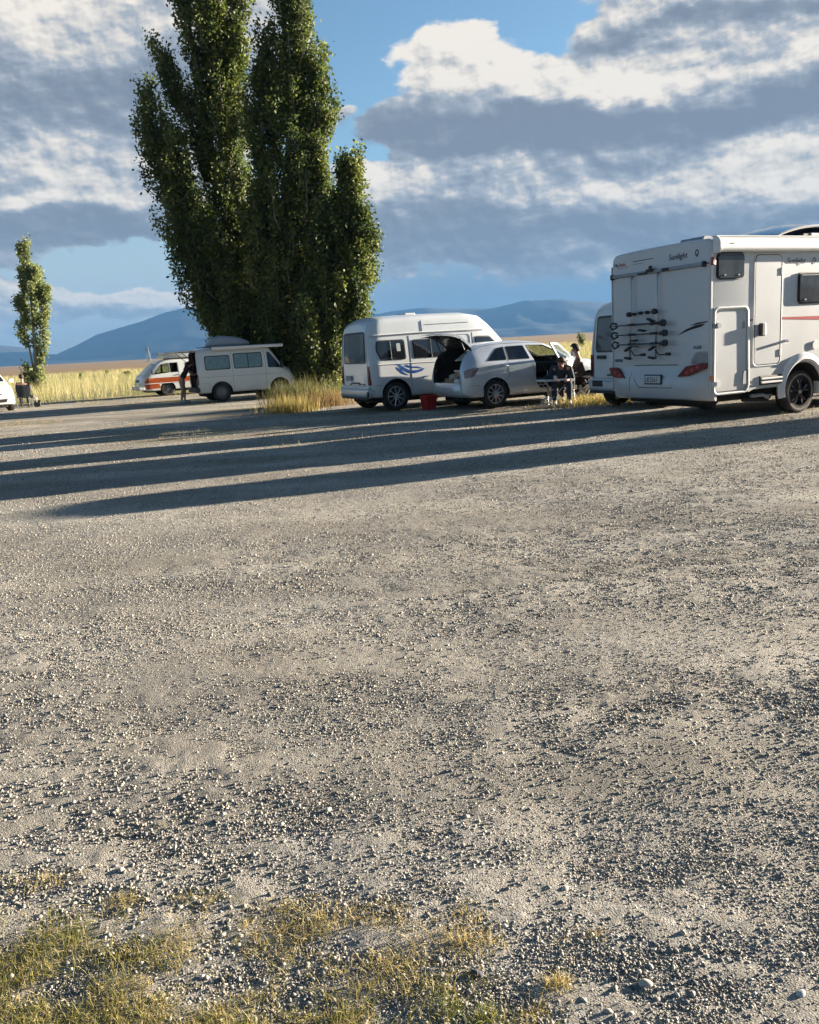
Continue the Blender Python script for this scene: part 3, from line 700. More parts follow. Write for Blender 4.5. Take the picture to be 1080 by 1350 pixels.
def glass_mat(name, tint, amt, rough=.04, rng=.6):
    M = bpy.data.materials.new(name); M.use_nodes = True; N, L = nt(M); N.remove(N['Principled BSDF'])
    t = N.new('ShaderNodeBsdfTransparent'); t.inputs[0].default_value = (*tint, 1)
    g = N.new('ShaderNodeBsdfGlossy'); g.inputs['Roughness'].default_value = rough; g.inputs[0].default_value = (.95, .95, .95, 1)
    f = N.new('ShaderNodeLayerWeight'); f.inputs['Blend'].default_value = .25
    mr = N.new('ShaderNodeMapRange'); mr.inputs[3].default_value = amt; mr.inputs[4].default_value = min(1, amt+rng)
    L.new(f.outputs['Facing'], mr.inputs[0])
    x = N.new('ShaderNodeMixShader'); L.new(mr.outputs[0], x.inputs[0]); L.new(t.outputs[0], x.inputs[1]); L.new(g.outputs[0], x.inputs[2]); L.new(x.outputs[0], N['Material Output'].inputs[0])
    return M
TINT2 = glass_mat('rear_glass', (.80, .80, .78), .02, .05, .10)
GLASS = glass_mat('clear_glass', (.78, .84, .83), .07)
TINT = glass_mat('tinted_glass', (.10, .11, .12), .05, .04, .25)
DGLASS = mat('dark_glass', (.012, .015, .020), .07, spec=.75, coat=.4)
ACRYL = mat('smoked_acrylic', (.045, .05, .055), .12, spec=.6, coat=.5, noise=.25, nscale=5)

class Loc:                                     # a vehicle's own frame; reads places on its side and rear planes
    def __init__(s, ox, oy, az):
        a = R(az); s.o = (ox, oy); s.f = (math.sin(a), math.cos(a)); s.l = (-math.cos(a), math.sin(a)); s.rz = R(90-az)
    def side(s, px, py, y):
        d = ray(px, py); k = (y+s.o[0]*s.l[0]+s.o[1]*s.l[1])/(d.x*s.l[0]+d.y*s.l[1])
        return ((d.x*k-s.o[0])*s.f[0]+(d.y*k-s.o[1])*s.f[1], CAMZ+d.z*k)
    def rear(s, px, py, x):
        d = ray(px, py); k = (x+s.o[0]*s.f[0]+s.o[1]*s.f[1])/(d.x*s.f[0]+d.y*s.f[1])
        return ((d.x*k-s.o[0])*s.l[0]+(d.y*k-s.o[1])*s.l[1], CAMZ+d.z*k)
def bake(o):
    dg = bpy.context.evaluated_depsgraph_get(); dg.update()
    me = bpy.data.meshes.new_from_object(o.evaluated_get(dg)); old = o.data; o.modifiers.clear(); o.data = me; bpy.data.meshes.remove(old)
def cut(o, bm, mt=None, solver='EXACT'):
    me = bpy.data.meshes.new('tmp'); bmesh.ops.recalc_face_normals(bm, faces=bm.faces[:]); bm.to_mesh(me); bm.free()
    if mt: me.materials.append(mt)
    c = bpy.data.objects.new('tmp', me); COL.objects.link(c); c.parent = o.parent
    md = o.modifiers.new('b', 'BOOLEAN'); md.object = c; md.operation = 'DIFFERENCE'; md.solver = solver
    if mt: md.material_mode = 'TRANSFER'
    bake(o); bpy.data.objects.remove(c); bpy.data.meshes.remove(me)
def addto(o, bm, mt):                          # more surface detail for the same part
    me = o.data
    if mt.name not in [m_.name for m_ in me.materials if m_]: me.materials.append(mt)
    k = [m_.name if m_ else '' for m_ in me.materials].index(mt.name)
    b = bmesh.new(); b.from_mesh(me)
    t = bpy.data.meshes.new('t'); bmesh.ops.recalc_face_normals(bm, faces=bm.faces[:]); bm.to_mesh(t); bm.free()
    n0 = len(b.faces); b.from_mesh(t); b.faces.ensure_lookup_table()
    for f in b.faces[n0:]: f.material_index = k; f.smooth = False
    b.to_mesh(me); b.free(); bpy.data.meshes.remove(t)
def pl_(tab, x):                                # smooth-ish interpolation table
    return float(np.interp(x, [t[0] for t in tab], [t[1] for t in tab]))
def loftbody(xs, zb, zt, w, tw, belt, r_top=.12, crown=.03, shear=None, r_bot=.07):
    V, F = [], []; rings = []
    for x in xs:
        b_, t_, w_, q_, be = (pl_(k, x) for k in (zb, zt, w, tw, belt))
        be = min(be, t_-.06); r = min(r_top, (t_-be)*.8, q_*.6)
        cr_n = crown
        # rpoly rounds every corner; rebuild corner by corner for own radii
        def fil(p0, p1, p2, rr, n=4):
            p0, p1, p2 = Vector(p0), Vector(p1), Vector(p2); a = p0-p1; b = p2-p1; g_ = min(rr, a.length*.48, b.length*.48)
            A = p1+a.normalized()*g_; B = p1+b.normalized()*g_
            return [tuple((A*(1-k/n)+p1*k/n)*(1-k/n)+(p1*(1-k/n)+B*k/n)*k/n) for k in range(n+1)]
        F1 = fil((0, b_), (w_, b_), (w_, be), r_bot); F2 = fil((w_, b_), (w_, be), (q_, t_), .10); F3 = fil((w_, be), (q_, t_), (0, t_+cr_n), r)
        mid_ = lambda p, q, u: (p[0]+(q[0]-p[0])*u, p[1]+(q[1]-p[1])*u)
        half = [(0.0, b_), (w_*.5, b_)] + F1 + [mid_(F1[-1], F2[0], .33), mid_(F1[-1], F2[0], .67)] + F2 + [mid_(F2[-1], F3[0], .33), mid_(F2[-1], F3[0], .67)] + F3 + [(F3[-1][0]*.5, t_+cr_n*.8), (0.0, t_+cr_n)]
        ring = half + [(-y, z) for y, z in half[-2:0:-1]]
        rings.append([(x + (shear(x, z) if shear else 0), y, z) for y, z in ring])
    n = len(rings[0])
    for rg in rings: V += rg
    for i in range(len(rings)-1):
        for k in range(n): F.append((i*n+k, i*n+(k+1) % n, (i+1)*n+(k+1) % n, (i+1)*n+k))
    bm = bmesh.new(); vs = [bm.verts.new(v) for v in V]
    for f in F: bm.faces.new([vs[i] for i in f])
    for s_, rg in ((0, 0), (1, len(rings)-1)):
        c = bm.verts.new((sum(p[0] for p in rings[rg])/n, 0, sum(p[2] for p in rings[rg])/n))
        for k in range(n): bm.faces.new((vs[rg*n+k], vs[rg*n+(k+1) % n], c))
    bmesh.ops.recalc_face_normals(bm, faces=bm.faces[:])
    return bm
def bvh_of(o):
    me = o.data; return BVHTree.FromPolygons([v.co[:] for v in me.vertices], [tuple(p.vertices) for p in me.polygons])
def patch(name, bv, poly, plane, off, mt, parent, step=.08, sign=-1, ret=False, thick=.004):
    """a piece laid on the body: poly in the plane's own coordinates, pushed on to the surface"""
    bm = bmesh.new(); bm.faces.new([bm.verts.new((u, v, 0)) for u, v in poly])
    us = [p[0] for p in poly]; vs = [p[1] for p in poly]
    for ax, lo, hi in ((0, min(us), max(us)), (1, min(vs), max(vs))):
        k = lo+step
        while k < hi-1e-4:
            bmesh.ops.bisect_plane(bm, geom=bm.verts[:]+bm.edges[:]+bm.faces[:], plane_co=(k, 0, 0) if ax == 0 else (0, k, 0), plane_no=(1, 0, 0) if ax == 0 else (0, 1, 0)); k += step
    last = None
    for v in bm.verts:
        a, b = v.co.x, v.co.y
        if plane == 'side': o_, d_ = Vector((a, sign*6, b)), Vector((0, -sign, 0))
        elif plane == 'rear': o_, d_ = Vector((-6, a, b)), Vector((1, 0, 0))
        elif plane == 'front': o_, d_ = Vector((15, a, b)), Vector((-1, 0, 0))
        else: o_, d_ = Vector((a, b, 8)), Vector((0, 0, -1))
        h = bv.ray_cast(o_, d_)
        if h[0] is None:
            q = bv.find_nearest(o_+d_*6 if plane in ('side', 'rear') else o_+d_*10); p = q[0]
        else: p = h[0]
        v.co = p-d_*off
    if thick:
        r_ = bmesh.ops.solidify(bm, geom=bm.faces[:], thickness=thick)
    if ret: return bm
    return obj(name, bm, mt, parent)
def line_on(bv, pts, plane, w, sign=-1, off=.002, closed=False):
    """thin groove line following the body"""
    bm = bmesh.new(); P = []
    pts = list(pts)+([pts[0]] if closed else [])
    for (a, b), (c, d) in zip(pts, pts[1:]):
        n = max(1, int(math.hypot(c-a, d-b)/.1))
        for k in range(n): P.append((a+(c-a)*k/n, b+(d-b)*k/n))
    P.append(pts[-1]); Q = []
    for a, b in P:
        if plane == 'side': o_, d_ = Vector((a, sign*6, b)), Vector((0, -sign, 0))
        elif plane == 'rear': o_, d_ = Vector((-6, a, b)), Vector((1, 0, 0))
        else: o_, d_ = Vector((15, a, b)), Vector((-1, 0, 0))
        h = bv.ray_cast(o_, d_)
        if h[0] is not None: Q.append(h[0]-d_*off)
    if len(Q) > 1: tube(bm, Q, w/2, 4)
    return bm
def wheel(root, x, y, r, w, s, spokes=5, rmat=None, rr=.66, tmat=None, style='spoke'):
    e = bpy.data.objects.new('wheel', None); e.empty_display_size = .1; link(e, root); e.location = (x, y, r)
    bm = bmesh.new(); q = r*rr
    lathe(bm, [(q, -w*.5), (r*.90, -w*.5), (r*.97, -w*.42), (r, -w*.25), (r, w*.25), (r*.97, w*.42), (r*.90, w*.5), (q, w*.5), (q*.96, w*.30), (q*.96, -w*.3)], 36)
    bm.faces.ensure_lookup_table()
    bmesh.ops.delete(bm, geom=[f for f in bm.faces if len(f.verts) > 8], context='FACES')
    lathe_close = None
    obj('tyre', bm, tmat or RUB, e, autos=35)
    bm = bmesh.new(); rmat = rmat or ALLOY
    lathe(bm, [(q*.2, -s*w*.1), (q*.97, -s*w*.1), (q*.99, s*w*.1), (q*1.0, s*w*.44), (q*.93, s*w*.45), (q*.90, s*w*.30), (q*.88, s*w*.02), (q*.2, s*w*.02)], 36)
    if style == 'spoke':
        for k in range(spokes):
            a = 2*PI*k/spokes+.3; ca, sa = math.cos(a), math.sin(a)
            for da in ((-.11, .11) if spokes <= 6 else (0,)):
                ca2, sa2 = math.cos(a+da*1.6), math.sin(a+da*1.6)
                tube(bm, [(q*.16*ca, s*w*.40, q*.16*sa), (q*.55*math.cos(a+da), s*w*.42, q*.55*math.sin(a+da)), (q*.92*ca2, s*w*.36, q*.92*sa2)], [q*.09, q*.06, q*.065], 5)
        lathe(bm, [(q*.22, s*w*.30), (q*.22, s*w*.44), (q*.12, s*w*.47)], 16)
        obj('rim', bm, rmat, e, autos=40)
        bm = bmesh.new(); lathe(bm, [(q*.86, s*w*.03), (q*.86, s*w*.05)], 30); obj('brake_disc', bm, BLK, e)
    else:
        lathe(bm, [(q*.30, s*w*.42), (q*.45, s*w*.36), (q*.62, s*w*.34), (q*.80, s*w*.22), (q*.88, s*w*.20)], 30)
        for k in range(10):
            a = 2*PI*k/10; lathe(bm, [(q*.07, s*w*.20), (q*.06, s*w*.352)], 8, c=(q*.68*math.cos(a), 0, q*.68*math.sin(a)))
        lathe(bm, [(q*.27, s*w*.3), (q*.26, s*w*.50), (q*.12, s*w*.53)], 14)
        obj('rim', bm, rmat, e, autos=40)
    return e
def arch(o, x, y0, y1, r, z):
    bm = bmesh.new(); lathe(bm, [(r, y0), (r, y1)], 32, c=(x, 0, z)); cut(o, bm, UNDER)
_fonts = {}
def text(parent, s, size, loc, rot, mt, name='lettering', ext=.002, shear=0.0, sx=1.0, flip=False):
    cu_ = bpy.data.curves.new('t', 'FONT'); cu_.body = s; cu_.size = size; cu_.extrude = ext; cu_.shear = shear; cu_.align_x = 'LEFT'; cu_.resolution_u = 3
    t = bpy.data.objects.new('t', cu_); COL.objects.link(t); dg = bpy.context.evaluated_depsgraph_get(); dg.update()
    me = bpy.data.meshes.new_from_object(t.evaluated_get(dg)); bpy.data.objects.remove(t); bpy.data.curves.remove(cu_)
    me.transform(Matrix.Diagonal((sx, 1, 1, 1)))
    me.materials.clear(); me.materials.append(mt); me.name = name
    o = bpy.data.objects.new(name, me); link(o, parent); o.location = loc; o.rotation_euler = rot
    return o
RSIDE = (R(90), 0, 0)           # reads on the right (y-) side
RREAR = (R(90), 0, R(-90))      # reads on the rear
def seat_bm(bm, x, y, z, w=.5, back=.62):
    bx(bm, x-.25, x+.27, y-w/2, y+w/2, z, z+.15, .05); bx(bm, x-.38, x-.22, y-w/2, y+w/2, z+.08, z+back, .06, Matrix.Rotation(R(-12), 3, 'Y'))
    bx(bm, x-.47, x-.36, y-w*.28, y+w*.28, z+back+.0, z+back+.20, .05)

# ------------------------------------------------------------------ high roof van
def hitop(label, ox, oy, az, variant='blue', group='white high roof vans'):
    lc = Loc(ox, oy, az); W_ = .82
    root = thing('high_roof_van', label, 'van', (ox, oy, 0), lc.rz, group)
    xs = sorted(set([0, .03, .08, .16, .26]+list(np.linspace(.35, 2.9, 16))+list(np.linspace(2.95, 4.3, 16))+[4.36, 4.42, 4.45]))
    bm = loftbody(xs, [(0, .38), (.1, .33), (4.2, .30), (4.45, .40)],
        [(0, 1.88), (.04, 1.98), (.14, 2.06), (.3, 2.10), (1.3, 2.14), (2.7, 2.14), (3.05, 2.08), (3.3, 1.90), (3.62, 1.60), (4.05, 1.10), (4.32, .98), (4.45, .72)],
        [(0, .74), (.05, .79), (.15, .82), (3.9, .82), (4.2, .78), (4.38, .70), (4.45, .60)],
        [(0, .62), (.05, .66), (.2, .70), (2.8, .70), (3.6, .66), (4.2, .62), (4.45, .5)],
        [(0, 1.12), (3.5, 1.10), (4.1, .95), (4.45, .65)], .13, .07, shear=lambda x, z: (.05*max(0, z-1.0)**2)*(1-min(1, x/.5)))
    body = obj('body', bm, WHITE, root); bv = bvh_of(body)
    for wx in (.63, 3.12): arch(body, wx, -1.0, -.50, .385, .36); arch(body, wx, .50, 1.0, .385, .36)
    body.data.polygons.foreach_set('use_smooth', [True]*len(body.data.polygons)); body.data.set_sharp_from_angle(angle=R(28))
    # gutter, roof joint, door shuts, crease
    for s in (-1, 1):
        addto(body, line_on(bv, [(.06, 1.735), (1.4, 1.76), (3.1, 1.76)], 'side', .035, s, .006), TRIMW)
        addto(body, line_on(bv, [(.06, 1.70), (1.4, 1.725), (3.1, 1.725)], 'side', .010, s), SEAM)
        addto(body, line_on(bv, [(1.05, 1.70), (1.05, .42)], 'side', .007, s), SEAM)
        addto(body, line_on(bv, [(2.16, 1.70), (2.16, .42), (3.02, .40)][:2], 'side', .007, s), SEAM)
        addto(body, line_on(bv, [(2.78, 1.70), (2.76, .42)], 'side', .007, s), SEAM)
        addto(body, line_on(bv, [(.18, 1.08), (2.75, 1.06)], 'side', .018, s, .004), TRIMW)
        addto(body, line_on(bv, [(.05, .62), (.25, .60)], 'side', .007, s), SEAM)
        addto(body, line_on(bv, [(1.42, 2.12), (1.42, 1.78)], 'side', .014, s), SEAM)
        addto(body, line_on(bv, [(1.5, 1.93), (2.7, 1.94)], 'side', .014, s), SEAM)
        addto(body, line_on(bv, rrect(2.24, 2.70, 1.20, 1.66, .06, 3), 'side', .012, s, closed=True), SEAM)
    addto(body, line_on(bv, [(-.60, 1.98), (-.66, 1.1), (-.66, .60), (.66, .60), (.66, 1.1), (.60, 1.98)], 'rear', .014), SEAM)
    bm = bmesh.new(); bx(bm, .2, 4.2, -.62, .62, .2, .36, .03); tube(bm, [(.63, -.6, .33), (.63, .6, .33)], .05, 8); tube(bm, [(3.12, -.6, .33), (3.12, .6, .33)], .05, 8); obj('underbody', bm, UNDER, root)
    # rear bumper
    bm = bmesh.new(); prism(bm, rpoly([(-.06, .36), (.30, .34), (.30, .56), (-.03, .58), (-.06, .54)], .03), 'y', -.80, .80)
    bmesh.ops.bevel(bm, geom=[e for e in bm.edges if abs(e.verts[0].co.y) > .79 and abs(e.verts[1].co.y) > .79], offset=.05, segments=3, affect='EDGES'); bump = obj('rear_bumper', bm, WHITE, root, autos=30)
    bm = bmesh.new(); bx(bm, -.075, .25, -.70, .70, .30, .36, .01); obj('bumper_skirt', bm, BLK, root)
    # rear glass with curtains behind it
    poly = rpoly([(-.58, 1.12), (-.54, 1.83), (.54, 1.83), (.58, 1.12)], .08, 4)
    wn = patch('window', bv, poly, 'rear', .012, BLK, root, thick=.010)
    patch('pane', bv, rpoly([(-.545, 1.15), (-.505, 1.795), (.505, 1.795), (.545, 1.15)], .07), 'rear', .018, DGLASS if variant != 'blue' else TINT2, wn, thick=.003)
    if variant == 'blue':
        for y0, y1 in ((-.53, -.30), (.30, .53)):
            bm = bmesh.new()
            n = 18; pts = []
            for k in range(n+1):
                y = y0+(y1-y0)*k/n; pts.append((y, .010+.006*math.sin(k*2.1)))
            for (ya, xa), (yb, xb) in zip(pts, pts[1:]):
                sh = lambda z: .05*max(0, z-1.0)**2
                def q_(y, z, off):
                    h = bv.ray_cast(Vector((-6, y, z)), Vector((1, 0, 0))); return (h[0].x-.0135-off*.3, y, z)
                zs = [1.17, 1.4, 1.6, 1.78]
                for z0, z1 in zip(zs, zs[1:]):
                    bm.faces.new([bm.verts.new(q_(ya, z0, xa)), bm.verts.new(q_(yb, z0, xb)), bm.verts.new(q_(yb, z1, xb)), bm.verts.new(q_(ya, z1, xa))])
            bmesh.ops.remove_doubles(bm, verts=bm.verts[:], dist=.0005); obj('curtain', bm, CURTG, wn)
        patch('bottle', bv, rpoly([(.38, 1.19), (.46, 1.19), (.455, 1.33), (.43, 1.40), (.41, 1.40), (.385, 1.33)], .02), 'rear', .0155, TRIMW, wn, thick=.001)
    # side glass
    for s in (-1, 1):
        for poly in (rpoly([(.20, 1.62), (.92, 1.62), (.93, 1.16), (.27, 1.17), (.16, 1.40)], .07), rpoly([(1.12, 1.60), (1.98, 1.60), (2.0, 1.17), (1.13, 1.17)], .06)) + ((rpoly([(2.84, 1.60), (3.28, 1.60), (3.74, 1.19), (2.84, 1.16)], .05),)):
            wn = patch('window', bv, poly, 'side', .008, BLK, root, sign=s, thick=.006)
            c = Vector((sum(p[0] for p in poly)/len(poly), sum(p[1] for p in poly)/len(poly)))
            ins = [tuple(c+(Vector(p)-c)*(1-.028/max(.05, (Vector(p)-c).length))) for p in poly]
            patch('pane', bv, ins, 'side', .012, DGLASS, wn, sign=s, thick=.002)
            if c.x < 1.9: addto(wn, line_on(bv, [(c.x+.05, 1.60), (c.x+.05, 1.18)], 'side', .016, s, .014), BLK)
            if variant == 'blue' and s == -1 and c.x < 1: patch('sticker', bv, rrect(.70, .80, 1.36, 1.54, .02), 'side', .014, CURT, wn, sign=s, thick=.001)
    # windscreen, lamps, mirror
    ws = patch('windscreen', bv, rpoly([(-.62, 1.22), (-.55, 1.80), (.55, 1.80), (.62, 1.22)], .08), 'front', .006, DGLASS, root)
    for s in (-1, 1):
        patch('headlight', bv, rpoly([(s*.40, .72), (s*.66, .74), (s*.66, .88), (s*.42, .86)], .03), 'front', .01, CLEARL, root)
        tl = patch('tail_light', bv, rpoly([(s*.665, .64), (s*.655, 1.06), (s*.745, 1.06), (s*.775, .64)], .02), 'rear', .02, REDL, root, step=.04, thick=.016)
        patch('lens', bv, rpoly([(s*.69, .80), (s*.69, .92), (s*.74, .92), (s*.75, .80)], .02), 'rear', .024, REDL2, tl, thick=.004)
        bm = bmesh.new(); bx(bm, 3.55, 3.66, s*.88-.07, s*.88+.07, 1.18, 1.42, .03); tube(bm, [(3.6, s*.76, 1.2), (3.6, s*.88, 1.26)], .02, 6); obj('side_mirror', bm, BLK, root, autos=40)
        for wx in (.63, 3.12): wheel(root, wx, s*.70, .335, .20, s, 9, ALLOY, .70)
        bm = bmesh.new(); bx(bm, 2.85, 3.00, s*.825-.012, s*.825+.012, 1.0, 1.03, .006); obj('door_handle', bm, TRIMW, root)
    patch('front_grille', bv, rrect(-.38, .38, .70, .84, .03), 'front', .008, BLK, root)
    bm = bmesh.new(); bx(bm, -.035, .05, -.20, .20, .655, .685, .008); addto(bump, bm, BLK) if False else obj('rear_handle', bm, BLK, root)
    pk = .52 if variant == 'blue' else .0
    if variant == 'blue':
        bm = bmesh.new(); bx(bm, -.028, .0, .18, .50, .72, .84, .006); pl = obj('number_plate', bm, GREYP, root)
        # long blue swoosh down the near side
        for poly in ([(.62, 1.06), (.70, 1.05), (.80, .94), (.97, .85), (1.15, .835), (1.33, .88), (1.40, .94), (1.18, .90), (1.0, .905), (.86, .98), (.74, 1.06)],
                     [(.86, 1.02), (1.0, .965), (1.16, .955), (1.36, .93), (1.20, .985), (1.02, .995), (.92, 1.05)],
                     [(.64, 1.02), (.68, .94), (.80, .84), (.98, .79), (.84, .87), (.74, .96)]):
            patch('swoosh_decal', bv, poly, 'side', .003, BLUE, root, thick=.002)
        bm = bmesh.new(); lathe(bm, [(.035, -.835), (.03, -.845)], 14, c=(1.32, 0, .72)); obj('fuel_cap', bm, TRIMW, root)
        for y, w_ in ((.30, .12), (-.22, .14), (-.42, .14)): patch('badge', bv, rrect(y-w_/2, y+w_/2, .625, .655, .008), 'rear', .004, INK, root, thick=.002)
        bm = bmesh.new(); bx(bm, 1.30, 1.58, -.2, .2, 2.17, 2.235, .02); obj('roof_vent', bm, TRIMW, root)
        bm = bmesh.new(); bx(bm, -.085, -.05, -.76, -.68, .36, .48, .01); obj('bumper_reflector', bm, BLK, root)
    else:
        bm = bmesh.new(); bx(bm, -.035, .0, .25, .52, .99, 1.06, .01); obj('rear_door_handle', bm, BLK, root)
        bm = bmesh.new(); bx(bm, -.08, -.045, .30, .62, .44, .56, .01); obj('bumper_lamp', bm, BLK, root)
    return root
hv = hitop('white high roof van with a blue swoosh on its side and curtained rear glass', -1.098, 20.47, 64); hv.scale = (1.003, 1.134, 1.015)
hitop('white van half hidden behind the camper, only its tail with a tall dark window showing', 4.25, 16.95, 66, 'plain')
ov = hitop('white high roof van parked out of view beyond the right edge', 8.9, 13.0, 66, 'plain'); ov.scale = (1, .80, 1.015)
# ------------------------------------------------------------------ camper van at the right
def camper():
    ox, oy, az = 4.238, 14.016, 64; lc = Loc(ox, oy, az); W_ = 1.13
    root = thing('camper', 'big white camper van at the right edge with an empty bicycle rack on its back', 'camper van', (ox, oy, 0), lc.rz)
    SD = lambda px, py: lc.side(px, py, -W_); RE = lambda px, py, x=-.02: lc.rear(px, py, x)
    # living box: rear outline with rounded upper corners, lofted forward
    def ring(x, h0, h1, w, r=.13):
        p = [(-w, h0), (w, h0)]
        out = [(-w, h0), (-w*.5, h0), (0, h0), (w*.5, h0), (w, h0), (w, h0+.22*(h1-h0)), (w, (h0+h1)/2), (w, h1-.22*(h1-h0))]
        for k in range(7): a = R(90*k/6); out.append((w-r+r*math.cos(a), h1-r+r*math.sin(a)))
        out += [(w*.5, h1+.015), (0, h1+.02), (-w*.5, h1+.015)]
        for k in range(7): a = R(90+90*k/6); out.append((-w+r+r*math.cos(a), h1-r+r*math.sin(a)))
        out += [(-w, h1-.22*(h1-h0)), (-w, (h0+h1)/2), (-w, h0+.22*(h1-h0))]
        return [(x, y, z) for y, z in out]
    bm = bmesh.new(); rg = []
    for x, h0, h1, w in ((0.0, .50, 2.755, 1.085), (.012, .49, 2.775, 1.105), (.04, .48, 2.79, 1.125), (.08, .48, 2.795, 1.13), (1.5, .48, 2.80, 1.13), (1.55, .50, 2.80, 1.13), (4.0, .50, 2.80, 1.13), (4.6, .50, 2.74, 1.12), (5.1, .9, 2.58, 1.08), (5.5, 1.3, 2.30, .98), (5.75, 1.6, 2.05, .86)):
        rg.append([bm.verts.new(v) for v in ring(x, h0, h1, w)])
    n = len(rg[0])
    for a, b in zip(rg, rg[1:]):
        for k in range(n): bm.faces.new((a[k], a[(k+1) % n], b[(k+1) % n], b[k]))
    bm.faces.new(rg[0]); bm.faces.new(rg[-1])
    body = obj('body', bm, SHELLW, root); bv = bvh_of(body)
    bm = bmesh.new(); bx(bm, 1.50, 2.66, -1.3, -.72, .1, 1.02); 
    bm.free()
    AX = 2.06
    for s in (-1, 1): arch(body, AX, s*.80, s*1.4, .44, .40)
    body.data.polygons.foreach_set('use_smooth', [True]*len(body.data.polygons)); body.data.set_sharp_from_angle(angle=R(24))
    # roof edge trim and corner profiles
    for s in (-1, 1):
        bm = bmesh.new(); prism(bm, rpoly([(.0, .52), (.035, .52), (.035, 2.60), (.0, 2.60)], .01), 'y', s*1.128, s*1.137); addto(body, bm, TRIMW)
    addto(body, line_on(bv, [(-1.09, 2.43), (1.09, 2.43)], 'rear', .02), SEAM)
    # cab and bonnet
    xs = [4.5, 4.8, 5.1, 5.4, 5.6, 5.8, 6.0, 6.2, 6.4, 6.6, 6.75, 6.85, 6.9]
    cab = obj('cab', loftbody(xs, [(4.5, .35), (6.6, .35), (6.9, .45)], [(4.5, 2.2), (5.3, 2.18), (5.6, 2.02), (6.1, 1.42), (6.6, 1.18), (6.85, 1.0), (6.9, .8)], [(4.5, 1.0), (6.2, 1.0), (6.7, .92), (6.9, .72)], [(4.5, .86), (5.6, .82), (6.4, .8), (6.9, .6)], [(4.5, 1.2), (6.0, 1.2), (6.9, .7)]), SHELLW, root)
    bv2 = bvh_of(cab)
    for s in (-1, 1): arch(cab, 5.95, s*.66, s*1.3, .42, .38)
    cab.data.polygons.foreach_set('use_smooth', [True]*len(cab.data.polygons)); cab.data.set_sharp_from_angle(angle=R(35))
    patch('windscreen', bv2, rpoly([(-.82, 1.42), (-.74, 1.98), (.74, 1.98), (.82, 1.42)], .1), 'front', .01, DGLASS, root)
    for s in (-1, 1):
        patch('cab_window', bv2, rpoly([(4.95, 1.28), (4.98, 1.92), (5.5, 1.92), (5.98, 1.36)], .06), 'side', .01, DGLASS, root, sign=s)
        patch('headlight', bv2, rpoly([(s*.50, .86), (s*.74, .88), (s*.72, 1.04), (s*.5, 1.0)], .03), 'front', .01, CLEARL, root)
        bm = bmesh.new(); bx(bm, 5.55, 5.68, s*1.12-.1, s*1.12+.1, 1.35, 1.72, .04); tube(bm, [(5.6, s*.9, 1.4), (5.6, s*1.1, 1.45)], .03, 6); obj('side_mirror', bm, BLK, root, autos=40)
    patch('front_grille', bv2, rrect(-.45, .45, .60, .80, .04), 'front', .01, BLK, root)
    # skirts
    bm = bmesh.new()
    for s in (-1, 1):
        # near side skirt: panel along the side between garage door and wheel arch, then on to the cab
        prism(bm, rpoly([(.79, .44), (1.02, .52), (1.56, .52), (1.62, .60), (1.60, .78), (.78, .80)], .03), 'y', s*1.06, s*1.148)
        prism(bm, rpoly([(2.58, .50), (4.7, .42), (4.7, .80), (2.50, .80)], .03), 'y', s*1.06, s*1.148)
    obj('side_skirt', bm, SHELLW, root, autos=30)
    # wheel arch mouldings
    for s in (-1, 1):
        bm = bmesh.new(); A = []; 
        for k in range(25):
            a = R(-14+208*k/24); ca, sa = math.cos(a), math.sin(a)
            A.append([bm.verts.new((AX+rr*ca, s*y, .42+rr*sa)) for rr, y in ((.445, 1.0), (.445, 1.165), (.475, 1.19), (.53, 1.18), (.575, 1.13))])
        for a, b in zip(A, A[1:]):
            for k in range(4): bm.faces.new((a[k], a[k+1], b[k+1], b[k]))
        bm.faces.new(A[0]); bm.faces.new(A[-1]); obj('wheel_arch', bm, TRIMW, root, autos=40)
    for s in (-1, 1):
        wheel(root, AX, s*.98, .355, .23, s, 5, ALLOY if False else DALLOY, .66)
        wheel(root, 5.95, s*.84, .345, .22, s, 5, DALLOY, .66)
    # bright faces on the near wheel spokes and a dusty band on the tyre
    for x_, y_, r_ in ((AX, -1.0985, .355), (5.95, -.9535, .345)):
        bm = bmesh.new()
        for k in range(5):
            a = 2*PI*k/5+.3
            for da in (-.13, .13):
                tube(bm, [(x_+.05*math.cos(a), y_+.022, r_+.05*math.sin(a)), (x_+.13*math.cos(a+da), y_+.017, r_+.13*math.sin(a+da)), (x_+.205*math.cos(a+da*1.7), y_+.026, r_+.205*math.sin(a+da*1.7))], [.010, .0075, .0055], 5)
        lathe(bm, [(.035, y_+.02), (.03, y_-.002)], 14, c=(x_, 0, r_)); obj('spoke_face', bm, CHROME, root, autos=40)
    DUST = mat('dusty_rubber', (.20, .18, .15), .95, noise=.35, nscale=20)
    bm = bmesh.new(); lathe(bm, [(.268, -1.0965), (.298, -1.0975), (.299, -1.094), (.268, -1.093)], 40, c=(AX, 0, .355)); bmesh.ops.delete(bm, geom=[f for f in bm.faces if len(f.verts) > 8], context='FACES'); obj('tyre_sidewall', bm, DUST, root)
    # chassis, spare bits under the floor
    bm = bmesh.new(); bx(bm, .1, 4.8, -.80, .80, .30, .50, .02); bx(bm, .35, .6, -.7, .7, .22, .34, .02); bx(bm, 2.9, 4.2, -.95, -.5, .25, .45, .04)
    tube(bm, [(AX, -.9, .34), (AX, .9, .34)], .05, 8); tube(bm, [(1.0, -.85, .30), (1.45, -.95, .28), (1.8, -.7, .30)], .035, 8); tube(bm, [(.95, .4, .3), (.2, .45, .27)], .04, 8)
    obj('chassis', bm, UNDER, root)
